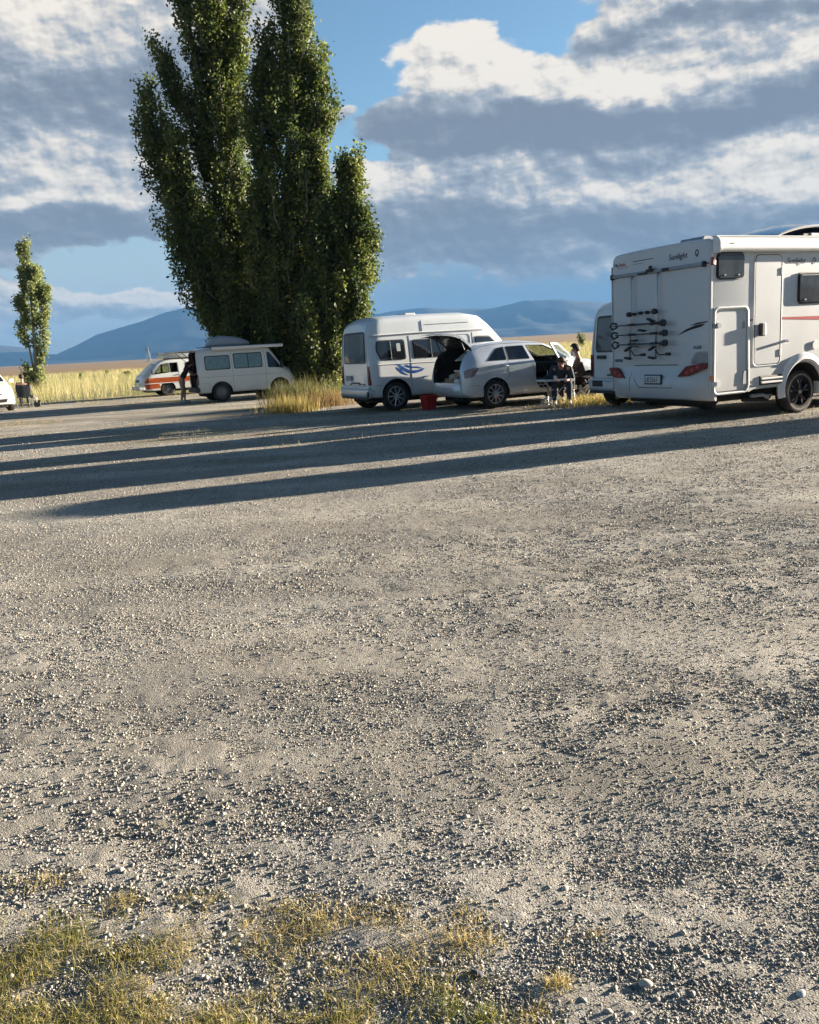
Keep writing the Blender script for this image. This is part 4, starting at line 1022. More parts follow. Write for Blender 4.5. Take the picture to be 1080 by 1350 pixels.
    bm = bmesh.new(); tube(bm, [(1.05, -.98, .36), (1.30, -1.0, .36), (1.42, -1.0, .31)], .03, 8); bx(bm, 1.1, 1.5, -1.02, -.9, .34, .36, .005); obj('step_arm', bm, GREYP, root)
    # retractable step
    bm = bmesh.new(); bx(bm, 1.04, 1.55, -1.165, -.9, .53, .68, .012); st = obj('entrance_step', bm, BLK, root)
    for z in (.555, .615):
        bm = bmesh.new(); bx(bm, 1.06, 1.53, -1.182, -1.16, z, z+.034, .008); obj('tread', bm, TRIMW, st)
    # rear bumper moulding
    def rx(y): return -.085+.035*(abs(y)/1.13)**4*2
    bm = bmesh.new(); prof = [(.36, .03), (.385, -.045), (.43, -.075), (.60, -.085), (.70, -.075), (.80, -.03), (.90, -.006), (.905, .03)]
    ys_ = [-1.145, -1.14, -1.10, -1.02, -.85]+list(np.linspace(-.75, .75, 13))+[.85, 1.02, 1.10, 1.14, 1.145]; rows = []
    for y in ys_:
        e = max(0, abs(y)-.80)/.345; rows.append([bm.verts.new((min(.10, x_*(1-e*.6)+.10*e**3), y, z+(.0 if z < .75 else .035*e))) for z, x_ in prof])
    for a, b in zip(rows, rows[1:]):
        for k in range(len(prof)-1): bm.faces.new((a[k], a[k+1], b[k+1], b[k]))
    for s in (-1, 1):                                        # returns along the sides
        o_ = rows[0] if s == -1 else rows[-1]; 
        inn = [bm.verts.new((.13, s*1.142, v.co.z)) for v in o_]
        for k in range(len(prof)-1): bm.faces.new((o_[k], o_[k+1], inn[k+1], inn[k]))
    bump = obj('rear_bumper', bm, SHELLW, root, autos=35)
    bvb = BVHTree.FromPolygons([v.co[:] for v in bump.data.vertices], [tuple(p.vertices) for p in bump.data.polygons])
    addto(bump, line_on(bvb, [(-.45, .72), (-.38, .56), (.38, .56), (.52, .72)], 'rear', .012), SEAM)
    addto(bump, line_on(bvb, [(.60, .80), (.60, .40)], 'rear', .008), SEAM)
    addto(body, line_on(bv, [(-.45, .925), (.55, .925)], 'rear', .014, off=.004), SEAM)
    # tail lights
    for pts, seams in (([(896.6, 496.6), (907.6, 483), (933.5, 477.8), (932.9, 484.9), (911.5, 495.3)], -1), ([(803.6, 484.3), (816.2, 484.9), (827.9, 498.5), (813, 497.2), (804.4, 490.7)], 1)):
        poly = [RE(*p) for p in pts]; poly = [(max(-1.10, min(1.10, y)), z) for y, z in poly]
        bm = bmesh.new(); prism(bm, [(y, z) for y, z in rpoly(poly, .02, 3)], 'x', -.085, -.02)
        tl = obj('tail_light', bm, REDL, root)
        c = Vector((sum(p[0] for p in poly)/5, sum(p[1] for p in poly)/5))
        ax = (Vector(poly[2])-Vector(poly[0])) if seams < 0 else (Vector(poly[2])-Vector(poly[0]))
        ax.normalize(); nn = Vector((-ax.y, ax.x))
        for o_, w_ in ((-.12, .05), (.0, .055), (.12, .05)):
            q0 = c+ax*o_; q = [q0-ax*w_*.8-nn*.022, q0+ax*w_*.8-nn*.03, q0+ax*w_*.8+nn*.03, q0-ax*w_*.8+nn*.022]
            bm = bmesh.new(); prism(bm, rpoly([tuple(v) for v in q], .012, 2), 'x', -.089, -.083); obj('lens', bm, REDL2, tl)
    # number plate
    bm = bmesh.new(); bx(bm, -.105, -.07, -.18, .215, .615, .775, .008); npl = obj('number_plate', bm, BLK, root)
    bm = bmesh.new(); bx(bm, -.109, -.103, -.165, .20, .635, .757, .003); obj('plate_face', bm, mat('plate_white', (.50, .52, .52), .5), npl)
    text(npl, 'LKS261', .118, (-.1095, .185, .652), RREAR, INK, sx=.80)
    # lettering on the back
    text(root, 'Mc', .085, (-.007, 1.045, 2.585), RREAR, INK, ext=.001); text(root, 'Rent', .085, (-.007, .925, 2.585), RREAR, INKR, ext=.001)
    bm = bmesh.new(); bx(bm, -.004, .01, .70, .98, 2.555, 2.561); bx(bm, -.004, .01, .10, .58, 2.628, 2.640); bx(bm, -.004, .01, .33, .57, 2.585, 2.591); obj('stripe', bm, INK, root)
    def brand(parent, loc, rot, h, side):
        text(parent, 'Sunlight', h, loc, rot, INK, shear=.12, sx=1.02, ext=.001)
        bm = bmesh.new(); n = 14; w_ = h*.30
        for rr, rin in ((1, .62),):
            A = [bm.verts.new((math.cos(2*PI*k/n)*w_, math.sin(2*PI*k/n)*w_*1.35, 0)) for k in range(n)]; B = [bm.verts.new((math.cos(2*PI*k/n)*w_*rin, math.sin(2*PI*k/n)*w_*1.35*rin, 0)) for k in range(n)]
            for k in range(n): bm.faces.new((A[k], A[(k+1) % n], B[(k+1) % n], B[k]))
        C_ = [bm.verts.new(v) for v in ((w_*-.15, -w_*1.6, .0), (w_*.25, -w_*1.6, 0), (w_*.35, -w_*.2, 0), (-w_*.05, -w_*.2, 0))]; bm.faces.new(C_)
        for f in bm.faces: pass
        o = obj('emblem', bm, INK, parent); o.rotation_euler = rot
        return o
    e_ = brand(root, (-.007, -.25, 2.56), RREAR, .125, 0); e_.location = (-.008, -.85, 2.605)
    e_ = brand(root, (1.62, -1.1335, 2.40), RSIDE, .130, 1); e_.location = (2.245, -1.1345, 2.44)
    # small plaques
    bm = bmesh.new(); bx(bm, -.005, .01, .86, 1.06, .985, 1.035, .002); obj('plaque', bm, mat('blue_grey_plaque', (.05, .085, .13), .4), root)
    bm = bmesh.new(); bx(bm, -.005, .01, -1.04, -.92, .99, 1.09, .002); pq = obj('sticker', bm, mat('grey_sticker', (.12, .15, .16), .5), root)
    bm = bmesh.new(); bx(bm, -.008, -.004, -1.01, -.95, 1.02, 1.06, .001); obj('pictogram', bm, TRIMW, pq)
    text(root, 'A68', .075, (-.006, -.78, 1.165), RREAR, INK, ext=.001, sx=1.4)
    patch('raised_panel', bv, rpoly([(-.72, .93), (-1.08, .95), (-1.08, 1.12), (-.82, 1.10)], .05), 'rear', .012, SHELLW, root, thick=.010)
    # flick decal over the corner, then the red stripe along the side
    RP = lambda l: [RE(*p, 0.0) for p in l]
    for l in ([(894, 442), (905, 434), (918, 428.5), (930, 426.5), (925, 430.5), (911, 434.5), (903, 438)], [(909, 429.5), (919, 425.5), (933, 423.2), (933.5, 424.2), (922, 427)]):
        p_ = [(max(-1.08, y), z) for y, z in RP(l)]; patch('flick_decal', bv, p_, 'rear', .0035, INK, root, thick=.002, step=.2)
    bm = bmesh.new(); bx(bm, .05, .62, -1.134, -1.1305, 1.553, 1.571); bx(bm, .62, 1.5, -1.134, -1.1305, 1.548, 1.568); addto_o = obj('stripe', bm, mat('dark_red_stripe', (.16, .02, .03), .4), root)
    bm = bmesh.new(); prism(bm, [(1.55, 1.545), (2.6, 1.495), (4.4, 1.47), (4.4, 1.55), (2.6, 1.562), (1.55, 1.575)], 'y', -1.134, -1.1305); obj('red_stripe', bm, mat('side_stripe_red', (.40, .008, .02), .7, spec=.2), root)
    # side windows (hinged acrylic panes standing off the wall)
    def swin(x0, x1, z0, z1, r=.06):
        fr = bmesh.new(); prism(fr, rrect(x0-.02, x1+.02, z0-.02, z1+.02, r+.01), 'y', -1.150, -1.128); f = obj('side_window', fr, BLK, root)
        p = bmesh.new(); prism(p, rrect(x0, x1, z0, z1, r), 'y', -1.166, -1.151); obj('pane', p, ACRYL, f)
        q = bmesh.new(); bx(q, x0+.03, x1-.03, -1.169, -1.165, z1-.03, z1-.018); obj('hinge_rail', q, BLK, f)
        for cx in (x0+.12, x1-.12):
            q = bmesh.new(); bx(q, cx-.02, cx+.02, -1.175, -1.165, z0+.03, z0+.055, .004); obj('catch', q, BLK, f)
    swin(.12, .65, 2.20, 2.555); swin(1.90, 2.75, 1.79, 2.24); swin(3.2, 3.9, 1.79, 2.24)
    # entrance door
    d = bmesh.new(); prism(d, rrect(.93, 1.49, .86, 2.53, .07), 'y', -1.142, -1.1285); dr = obj('door', d, SHELLW, root)
    d = bmesh.new(); o1 = rrect(.905, 1.515, .835, 2.555, .09); tube(d, [(x, -1.134, z) for x, z in o1], .011, 6, closed=True); obj('door_frame', d, TRIMW, dr)
    d = bmesh.new(); o1 = rrect(.925, 1.495, .855, 2.535, .075); tube(d, [(x, -1.1345, z) for x, z in o1], .006, 4, closed=True); obj('seal', d, mat('rubber_seal', (.06, .06, .065), .8), dr)
    d = bmesh.new(); bx(d, 1.0, 1.075, -1.225, -1.15, 1.30, 1.50, .012); h_ = obj('door_handle', d, BLK, dr); d = bmesh.new(); bx(d, 1.075, 1.115, -1.205, -1.14, 1.31, 1.50, .02); obj('latch_plate', d, CHROME, h_)
    d = bmesh.new(); tube(d, [(1.28, -1.155, 1.155), (1.50, -1.185, 1.185), (1.63, -1.19, 1.20)], [.006, .010, .012], 6); lathe(d, [(.022, -1.21), (.022, -1.13)], 12, c=(1.63, 0, 1.20)); obj('door_stay', d, CHROME, dr)
    for z in (1.02, 2.28): 
        d = bmesh.new(); bx(d, 1.475, 1.525, -1.152, -1.13, z-.06, z+.06, .008); obj('hinge', d, GREYP, dr)
    # garage hatch with its tubular frame
    d = bmesh.new(); prism(d, rpoly([(.11, .50), (.70, .50), (.74, .56), (.73, 1.70), (.11, 1.70)], .06), 'y', -1.146, -1.1285); gh = obj('garage_door', d, SHELLW, root)
    d = bmesh.new(); fr = rpoly([(.055, .46), (.73, .46), (.79, .54), (.755, 1.76), (.055, 1.76)], .09, 5); tube(d, [(x, -1.150, z) for x, z in fr], .021, 7, closed=True); obj('hatch_frame', d, TRIMW, gh)
    for z in (1.50, .62):
        d = bmesh.new(); lathe(d, [(.042, -1.20), (.042, -1.12)], 14, c=(.115, 0, z)); bx(d, .02, .11, -1.17, -1.14, z-.035, z+.035, .01); obj('lock', d, GREYP if z > 1 else TRIMW, gh)
    d = bmesh.new(); prism(d, rpoly([(.66, .58), (.76, .58), (.79, .80), (.68, .78)], .02), 'y', -1.165, -1.14); obj('corner_cover', d, GREYP, gh)
    d = bmesh.new(); bx(d, .655, .70, -1.160, -1.142, 1.44, 1.54, .006); obj('hinge', d, GREYP, gh)
    d = bmesh.new(); prism(d, rpoly([(-.03, .72), (.02, .67), (.04, .70), (.03, .76)], .01), 'y', -1.158, -1.13); obj('side_marker', d, AMB, root)
    for x, z, m_ in ((-.005, 2.44, REDL2), (.025, 2.44, TRIMW)):
        d = bmesh.new(); bx(d, x, x+.035, -1.168, -1.125, z-.05, z+.07, .012); obj('marker_light', d, m_, root)
    d = bmesh.new(); lathe(d, [(.07, -1.15), (.07, -1.13)], 18, c=(2.33, 0, 1.10)); obj('filler_cap', d, TRIMW, root)
    # rolled awning case
    d = bmesh.new(); prism(d, rpoly([(-1.13, 2.80), (-1.13, 2.58), (-1.245, 2.575), (-1.268, 2.62), (-1.262, 2.72), (-1.22, 2.785)], .03), 'x', .07, 4.35); aw = obj('awning', d, mat('awning_case', (.74, .74, .72), .4, noise=.02, nscale=3), root, autos=30)
    for x0, x1 in ((.035, .073), (4.347, 4.385)):
        d = bmesh.new(); prism(d, rpoly([(-1.128, 2.81), (-1.128, 2.565), (-1.255, 2.56), (-1.28, 2.61), (-1.272, 2.73), (-1.225, 2.798)], .03), 'x', x0, x1); obj('end_cap', d, GREYP if False else TRIMW, aw)
    d = bmesh.new(); bx(d, .28, .34, -1.272, -1.262, 2.69, 2.70, .001); obj('badge', d, INK, aw)
    d = bmesh.new(); bx(d, .03, 4.4, -1.20, -1.10, 2.795, 2.815, .006); obj('roof_rail', d, TRIMW, root)
    # roof fittings
    d = bmesh.new(); prism(d, rpoly([(.34, 2.79), (.84, 2.79), (.80, 2.87), (.38, 2.89)], .03), 'y', -.62, -.12); hb = obj('roof_hatch', d, GREYP, root, autos=30)
    d = bmesh.new(); bx(d, .33, .86, -.66, -.08, 2.80, 2.83, .01); obj('frame', d, TRIMW, hb)
    # large domed skylight over the lounge
    d = bmesh.new(); nu, nv = 16, 8; rows = []
    for i in range(nu+1):
        u = i/nu; row = []
        for j in range(nv+1):
            v = j/nv; row.append(d.verts.new((1.45+2.1*u, -1.02+1.5*v, 2.80+.30*(math.sin(PI*u)**.75)*(.35+.65*math.sin(PI*(.08+.84*v))**.6))))
        rows.append(row)
    for a, b in zip(rows, rows[1:]):
        for k in range(nv): d.faces.new((a[k], a[k+1], b[k+1], b[k]))
    dm = obj('skylight', d, mat('blue_grey_acrylic', (.10, .17, .27), .12, coat=.8), root, True)
    d = bmesh.new(); tube(d, [v.co if hasattr(v, 'co') else v for v in [Vector((1.45+2.1*u, -1.02, 2.805+.30*(math.sin(PI*u)**.75)*(.35+.65*math.sin(PI*.08)**.6))) for u in np.linspace(0, 1, 17)]], .022, 6); obj('frame', d, TRIMW, dm)
    d = bmesh.new(); bx(d, 1.98, 2.18, -1.12, -1.0, 2.81, 2.865, .02); bx(d, 2.40, 2.6, -1.12, -1.0, 2.81, 2.865, .02); obj('bracket', d, BLK, dm)
    d = bmesh.new(); bx(d, 2.16, 2.44, -1.13, -.98, 2.815, 2.87, .02); obj('clip', d, TRIMW, dm)
    # rail across the back and the bicycle rack
    d = bmesh.new(); prism(d, rpoly([(-.055, 2.405), (.005, 2.395), (.005, 2.45), (-.045, 2.455)], .01), 'y', -1.0, 1.08); rl = obj('rear_rail', d, GREYP, root)
    for y in (-1.02, 1.07): d = bmesh.new(); bx(d, -.065, .01, y-.02, y+.025, 2.38, 2.465, .01); obj('end_cap', d, BLK, rl)
    d = bmesh.new(); bx(d, -.06, .0, .18, .42, 2.40, 2.43, .01); bx(d, -.07, .0, .05, .22, 2.42, 2.47, .012); bx(d, -.07, .0, -.17, -.30, 2.41, 2.44, .01); bx(d, -.09, -.05, .06, .13, 2.46, 2.52, .02); obj('clamp', d, BLK, rl)
    rack = bmesh.new()
    for y in (.65, .03):
        tube(rack, [(-.02, y-.05*(1 if y > .3 else -1)*0, 2.395), (-.06, y, 2.33), (-.075, y, 1.77), (-.085, y, 1.05)], .016, 8)
    for z in (1.79, 1.62, 1.24): tube(rack, [(-.078, .65, z), (-.078, .03, z)], .012, 6)
    rk = obj('bicycle_rack', rack, ALLOY, root, True); rk.location.y = -.075; rk['label'] = 'folded bicycle rack with black rails and clamps'
    # three wheel rails reaching out behind
    for i, (z, l0, l1) in enumerate(((1.60, 1.02, -.18), (1.44, 1.00, -.22), (1.28, .98, -.22))):
        x_ = -.13-.05*i*0
        d = bmesh.new(); tube(d, [(x_, l0-.05, z), (x_, l1+.05, z)], .012, 6); tube(d, [(x_-.03, l0-.05, z-.0), (x_-.03, l1+.05, z)], .010, 6); r_ = obj('wheel_rail', d, BLK, rk)
        for y in (l0, l1):
            s = 1 if y > .3 else -1
            d = bmesh.new()
            if s > 0:
                tube(d, [(x_, y-.10, z-.02), (x_-.01, y+.0, z-.06), (x_-.02, y+.06, z+.0), (x_-.01, y, z+.055), (x_, y-.09, z+.03)], .017, 6)
            else:
                lathe(d, [(.034, x_-.02), (.056, x_-.02), (.056, x_+.02), (.034, x_+.02)], 14, 'x', (0, y, z)); bx(d, x_-.035, x_+.035, y+.0, y+.10, z-.035, z+.03, .01)
            obj('wheel_cup', d, BLK, r_)
        for y in (.58, .05): d = bmesh.new(); bx(d, -.16, -.06, y-.05, y+.05, z-.018, z+.022, .008); obj('rail_clamp', d, BLK, r_)
    # frame clamps
    for i, (y, z, l) in enumerate(((.65, 1.775, .042), (.53, 1.775, .026), (.37, 1.785, .028), (.21, 1.785, .028), (.04, 1.79, .048))):
        d = bmesh.new(); lathe(d, [(l*.8, -.14), (l, -.12), (l, -.07), (l*.6, -.05)], 10, 'x', (0, y, z)); tube(d, [(-.10, y, z), (-.10, y-.07, z+.005)], .010, 5); obj('frame_clamp', d, BLK, rk)
    for y, z, a in ((.13, 1.66, 20), (.33, 1.50, 8), (.52, 1.34, 0), (.68, 1.20, -25), (.10, 1.20, -25), (.68, 1.05, 10), (.10, 1.05, 10), (.05, 1.60, -8)):
        d = bmesh.new(); bx(d, -.15, -.08, y-.065, y+.065, z-.018, z+.018, .012, Matrix.Rotation(R(a), 3, 'X')); tube(d, [(-.12, y, z), (-.12, y-.12, z-.01*a/10)], .009, 5); obj('clamp_knob', d, BLK, rk)
    for y0 in (.60, .02):
        d = bmesh.new(); tube(d, [(-.11, y0, 1.18), (-.13, y0-.10, 1.10), (-.13, y0-.28, 1.10)], .011, 6); bx(d, -.16, -.10, y0-.36, y0-.27, 1.08, 1.13, .015); obj('strap_arm', d, BLK, rk)
    return root
camper()
# ------------------------------------------------------------------ silver wagon with its tailgate and a front door open
def shell(name, mk, mt, root, inner, cuts, dark=None):
    o = obj(name, mk(), mt, root); bv = bvh_of(o)
    return o, bv
def wagon():
    ox, oy, az = 1.02, 19.385, 66; W_ = .86
    root = thing('station_wagon', 'silver station wagon with its tailgate raised and a front door open', 'car', (ox, oy, 0), Loc(ox, oy, az).rz)
    xs = [0, .02, .05, .10, .16, .24, .34, .46]+list(np.linspace(.6, 2.6, 16))+list(np.linspace(2.7, 4.1, 13))+[4.18, 4.24, 4.28]
    def mk(i=0.0, zlift=0.0, xa=0, xb=9):
        X = [x for x in xs if xa <= x <= xb]
        return loftbody(X, [(0, .34+zlift), (.2, .26+zlift), (4.0, .24+zlift), (4.28, .34+zlift)],
            [(0, .92-i), (.05, 1.12-i), (.12, 1.28-i), (.22, 1.375-i), (.42, 1.41-i), (.9, 1.44-i), (1.7, 1.44-i), (2.25, 1.38-i), (2.60, 1.22-i), (3.0, 1.00-i), (3.5, .93-i), (4.0, .80-i), (4.28, .60-i)],
            [(0, .74-i), (.06, .81-i), (.2, .85-i), (.8, .86-i), (3.4, .86-i), (3.9, .80-i), (4.15, .68-i), (4.28, .52-i)],
            [(0, .60-i), (.3, .60-i), (.9, .62-i), (2.2, .60-i), (2.8, .64-i), (3.1, .74-i), (3.9, .68-i), (4.28, .45-i)],
            [(0, .80), (.3, 1.0), (.6, 1.0), (1.8, .97), (3.0, .88), (3.4, .82), (4.28, .5)], .10, .035)
    body = obj('body', mk(), SILVER, root); bv = bvh_of(body)
    cut(body, mk(.05, .12, .1, 3.0), DARK)
    for wx in (.80, 3.33):
        for s in (-1, 1): arch(body, wx, s*.56, s*1.0, .355, .33)
    # openings: right front door, side glass on both sides, tail opening, screens
    side_glass = [rpoly([(.62, 1.055), (.93, 1.315), (1.12, 1.34), (1.12, 1.05)], .03), rpoly([(1.16, 1.05), (1.16, 1.34), (1.64, 1.345), (1.73, 1.045)], .03)]
    front_glass = rpoly([(1.80, 1.045), (1.74, 1.34), (2.18, 1.32), (2.52, 1.16), (2.70, 1.02)], .03)
    door = rpoly([(1.96, .37), (1.86, .55), (1.86, .95), (1.70, 1.355), (2.20, 1.335), (2.56, 1.18), (2.86, .98), (2.90, .6), (2.84, .37)], .05)
    for s in (-1, 1):
        for p in side_glass+([front_glass] if s == 1 else [door]):
            bm = bmesh.new(); prism(bm, p, 'y', s*.45, s*1.05); cut(body, bm, DARK)
    bm = bmesh.new(); prism(bm, rpoly([(-.3, .60), (.16, .60), (.20, .9), (.34, 1.35), (.30, 1.5), (-.3, 1.5)], .02), 'y', -.66, .66); cut(body, bm, DARK)
    bm = bmesh.new(); prism(bm, [(2.30, 1.32), (2.66, 1.12), (2.86, 1.02), (3.1, 1.2), (2.6, 1.6), (2.3, 1.5)], 'y', -.56, .56); cut(body, bm, DARK)
    body.data.polygons.foreach_set('use_smooth', [True]*len(body.data.polygons)); body.data.set_sharp_from_angle(angle=R(28))
    for s in (-1, 1):
        addto(body, line_on(bv, [(1.14, 1.04), (1.16, .7), (1.05, .62), (.98, .55)], 'side', .006, s), SEAM)
        addto(body, line_on(bv, [(1.78, 1.0), (1.90, .42)], 'side', .006, s), SEAM)
        addto(body, line_on(bv, [(.40, .52), (.02, .56)], 'side', .006, s), SEAM)
        addto(body, line_on(bv, [(1.1, .46), (2.95, .42)], 'side', .010, s, .003), SILVER)
        addto(body, line_on(bv, [(.42, 1.32), (.60, 1.38), (.95, 1.41), (1.7, 1.41), (2.2, 1.37)], 'side', .012, s, .002), SEAM)
        for p in side_glass+([front_glass] if s == 1 else []):
            w_ = patch('window', bv, p, 'side', -.006, TINT if s == -1 else GLASS, root, sign=s, thick=.004)
            addto(w_, line_on(bv, p, 'side', .016, s, .001, True), BLK)
        bm = bmesh.new(); x0 = 1.02 if s == -1 else 1.02; h = bv.ray_cast(Vector((1.02, s*4, .90)), Vector((0, -s, 0)))[0]
        tube(bm, [(.95, h.y+s*.002, .92), (.98, h.y+s*.03, .925), (1.10, h.y+s*.03, .925), (1.13, h.y+s*.002, .92)], .014, 6); obj('door_handle', bm, SILVER, root, True)
        patch('tail_light', bv, rpoly([(.04, .70), (.04, .86), (.12, .90), (.34, .93), (.38, .90), (.26, .74)], .03), 'side', .008, mat('pale_tail_lens', (.30, .22, .23), .2, coat=.6), root, sign=s)
        patch('headlight', bv, rpoly([(3.80, .66), (3.78, .74), (4.05, .70), (4.2, .60), (4.1, .58)], .03), 'side', .006, CLEARL, root, sign=s)
        for wx in (.80, 3.33): wheel(root, wx, s*.755, .315, .20, s, 10, ALLOY, .70)
    bm = bmesh.new(); bx(bm, .25, 4.0, -.60, .60, .17, .27, .02); tube(bm, [(.8, -.6, .30), (.8, .6, .30)], .04, 8); tube(bm, [(.02, -.45, .24), (.5, -.45, .22), (1.2, -.2, .22)], .035, 8); obj('underbody', bm, UNDER, root)
    # rear bumper
    bm = bmesh.new(); rows = []
    for y in np.linspace(-.83, .83, 17):
        e = max(0, abs(y)-.45)/.38; dx = .20*e*e
        rows.append([bm.verts.new((x_+dx, y, z)) for x_, z in ((.30, .28), (.02, .28), (-.05, .33), (-.075, .42), (-.06, .55), (-.02, .60), (.12, .605), (.30, .60))])
    for a, b in zip(rows, rows[1:]):
        for k in range(7): bm.faces.new((a[k], a[k+1], b[k+1], b[k]))
    bm.faces.new(rows[0]); bm.faces.new(rows[-1]); bp = obj('rear_bumper', bm, SILVER, root, autos=40)
    for s in (-1, 1): bm = bmesh.new(); bx(bm, -.02+.07, .03+.07, s*.66-.07, s*.66+.07, .44, .465, .006, Matrix.Rotation(R(-s*22), 3, 'Z')); obj('reflector', bm, BLK, bp)
    # raised tailgate: curved lid, glass and dark lining
    def lid(y, t, off=0.0):
        P = [(.36, 1.425), (.22, 1.60), (.02, 1.735), (-.20, 1.765), (-.42, 1.70)]
        b = bez([(p[0], 0, p[1]) for p in P], t); d = bez([(p[0], 0, p[1]) for p in P], min(1, t+.02))-bez([(p[0], 0, p[1]) for p in P], max(0, t-.02)); d /= np.linalg.norm(d)
        n_ = np.array([d[2], 0, -d[0]])     # towards the inside
        wy = .62 if t < .5 else .62+.04*(t-.5)
        return Vector((b[0]+n_[0]*off*-1, y*wy, b[2]+n_[2]*off*-1-.035*y*y))
    def sheet(t0, t1, y0, y1, off, thk, mt, nm, par):
        bm = bmesh.new(); nt_, ny = 14, 8; rows = []
        for i in range(nt_+1): rows.append([bm.verts.new(lid(y0+(y1-y0)*j/ny, t0+(t1-t0)*i/nt_, off)) for j in range(ny+1)])
        for a, b in zip(rows, rows[1:]):
            for k in range(ny): bm.faces.new((a[k], a[k+1], b[k+1], b[k]))
        bmesh.ops.solidify(bm, geom=bm.faces[:], thickness=thk); return obj(nm, bm, mt, par, autos=40)
    sg = 1.0
    tg = sheet(0, 1, -1, 1, 0, .03, SILVER, 'tailgate', root)
    def inner(t0, t1, y0, y1, mt, nm, k):
        o = sheet(t0, t1, y0, y1, 0, .01, mt, nm, tg)
        for v in o.data.vertices: v.co.x -= .055*k*0; v.co.z -= (.055+.012*k); 
        for v in o.data.vertices: v.co.x -= .012
        return o
    inner(.02, .98, -.97, .97, BLK, 'lining', 0)
    inner(.14, .52, -.80, .80, mat('lit_glass_inside', (.16, .17, .16), .15, coat=.5), 'rear_glass', 1)
    inner(.64, .94, -.85, .85, GREYP, 'trim_panel', 1)
    for s in (-1, 1):
        bm = bmesh.new(); tube(bm, [(.30, s*.60, 1.02), (.08, s*.60, 1.58)], .012, 6); obj('gas_strut', bm, BLK, tg)
    # open door, hinged at its front edge and swung outwards
    d0 = obj('door', loftbody([1.0], [(0, 0)], [(0, 1)], [(0, 1)], [(0, 1)], [(0, .5)]) if False else bmesh.new(), SILVER, root)
    hinge = Vector((2.86, -.85, 0)); A = R(40)
    bm = bmesh.new(); low = rpoly([(1.96, .37), (1.86, .55), (1.83, 1.00), (2.86, 1.02), (2.88, .6), (2.83, .37)], .05)
    def place(o):
        o.data.transform(Matrix.Translation(hinge) @ Matrix.Rotation(A, 4, 'Z') @ Matrix.Translation(-hinge))
    dbm = bmesh.new(); prism(dbm, low, 'y', -.865, -.80)
    for z0, z1 in (((1.83, 1.00), (1.70, 1.36)), ((1.70, 1.36), (2.20, 1.34)), ((2.20, 1.34), (2.56, 1.19)), ((2.56, 1.19), (2.86, 1.02))):
        sh = lambda z: .20*max(0, z-1.0)/.4
        tube(dbm, [(z0[0], -.835+sh(z0[1])*.9, z0[1]), (z1[0], -.835+sh(z1[1])*.9, z1[1])], .024, 6)
    bpy.data.objects.remove(d0); dr = obj('door', dbm, SILVER, root, autos=40); place(dr)
    dbm = bmesh.new(); q = [(1.85, 1.02), (1.73, 1.34), (2.19, 1.32), (2.53, 1.18), (2.80, 1.03)]
    vs = [dbm.verts.new((x, -.835+.18*max(0, z-1.0)/.4, z)) for x, z in q]; dbm.faces.new(vs); bmesh.ops.solidify(dbm, geom=dbm.faces[:], thickness=.005)
    gl = obj('window', dbm, GLASS, dr); place(gl)
    dbm = bmesh.new(); prism(dbm, rpoly([(1.92, .45), (1.88, .95), (2.80, .97), (2.80, .45)], .05), 'y', -.80, -.775); li = obj('door_lining', dbm, DARK, dr); place(li)
    dbm = bmesh.new(); bx(dbm, 2.58, 2.72, -1.05, -.88, 1.02, 1.16, .04); mi = obj('side_mirror', dbm, SILVER, dr, autos=40); place(mi)
    dbm = bmesh.new(); bx(dbm, 1.93, 2.05, -.885, -.862, .87, .90, .008); hh = obj('door_handle', dbm, SILVER, dr); place(hh)
    bm = bmesh.new(); bx(bm, 2.52, 2.66, .86, 1.02, 1.0, 1.13, .04); obj('side_mirror', bm, SILVER, root, autos=40)
    # seats, dash, wheel
    for y in (-.38, .38):
        bm = bmesh.new(); seat_bm(bm, 2.2, y, .42, .50, .60); obj('seat', bm, DARK, root, autos=40)
    bm = bmesh.new(); bx(bm, 1.05, 1.55, -.66, .66, .42, .60, .05); bx(bm, .92, 1.06, -.66, .66, .45, 1.0, .05); obj('rear_seat', bm, DARK, root, autos=40)
    bm = bmesh.new(); bx(bm, 2.62, 2.95, -.72, .72, .65, .93, .06); obj('dashboard', bm, DARK, root, autos=40)
    bm = bmesh.new(); tube(bm, [(2.50+.05*math.sin(a)*.5, -.38+.18*math.cos(a), .88+.17*math.sin(a)) for a in np.linspace(0, 2*PI, 21)[:-1]], .014, 6, closed=True); obj('steering_wheel', bm, BLK, root)
    patch('windscreen', bv, rpoly([(-.56, 1.04), (-.50, 1.33), (.50, 1.33), (.56, 1.04)], .05), 'front', -.01, GLASS, root)
    return root, Loc(ox, oy, az)
WG_, WL = wagon()
def inveh(lc, x, y, z=0.0): return (lc.o[0]+lc.f[0]*x+lc.l[0]*y, lc.o[1]+lc.f[1]*x+lc.l[1]*y, z)
def box_thing(name, label, cat, p, rz, dims, mt, lid=None, group=None, bev=.012):
    r_ = thing(name, label, cat, p, rz, group); w_, d_, h_ = dims
    bm = bmesh.new(); bx(bm, -w_/2, w_/2, -d_/2, d_/2, 0, h_, bev); obj('shell', bm, mt, r_)
    if lid: bm = bmesh.new(); bx(bm, -w_/2-.012, w_/2+.012, -d_/2-.012, d_/2+.012, h_-.005, h_+.03, .008); obj('lid', bm, lid, r_)
    return r_
CARD = mat('cardboard', (.30, .21, .125), .9, noise=.12, nscale=9); TAN = mat('tan_wood', (.36, .27, .17), .7, noise=.15, nscale=7); CREAM = mat('cream_cloth', (.50, .47, .40), .9, noise=.1, nscale=12)
z0 = .385
box_thing('cardboard_box', 'brown cardboard box at the left of the open boot', 'box', inveh(WL, .36, .30, z0), WL.rz+.1, (.32, .34, .30), CARD, group='boxes in the open boot')
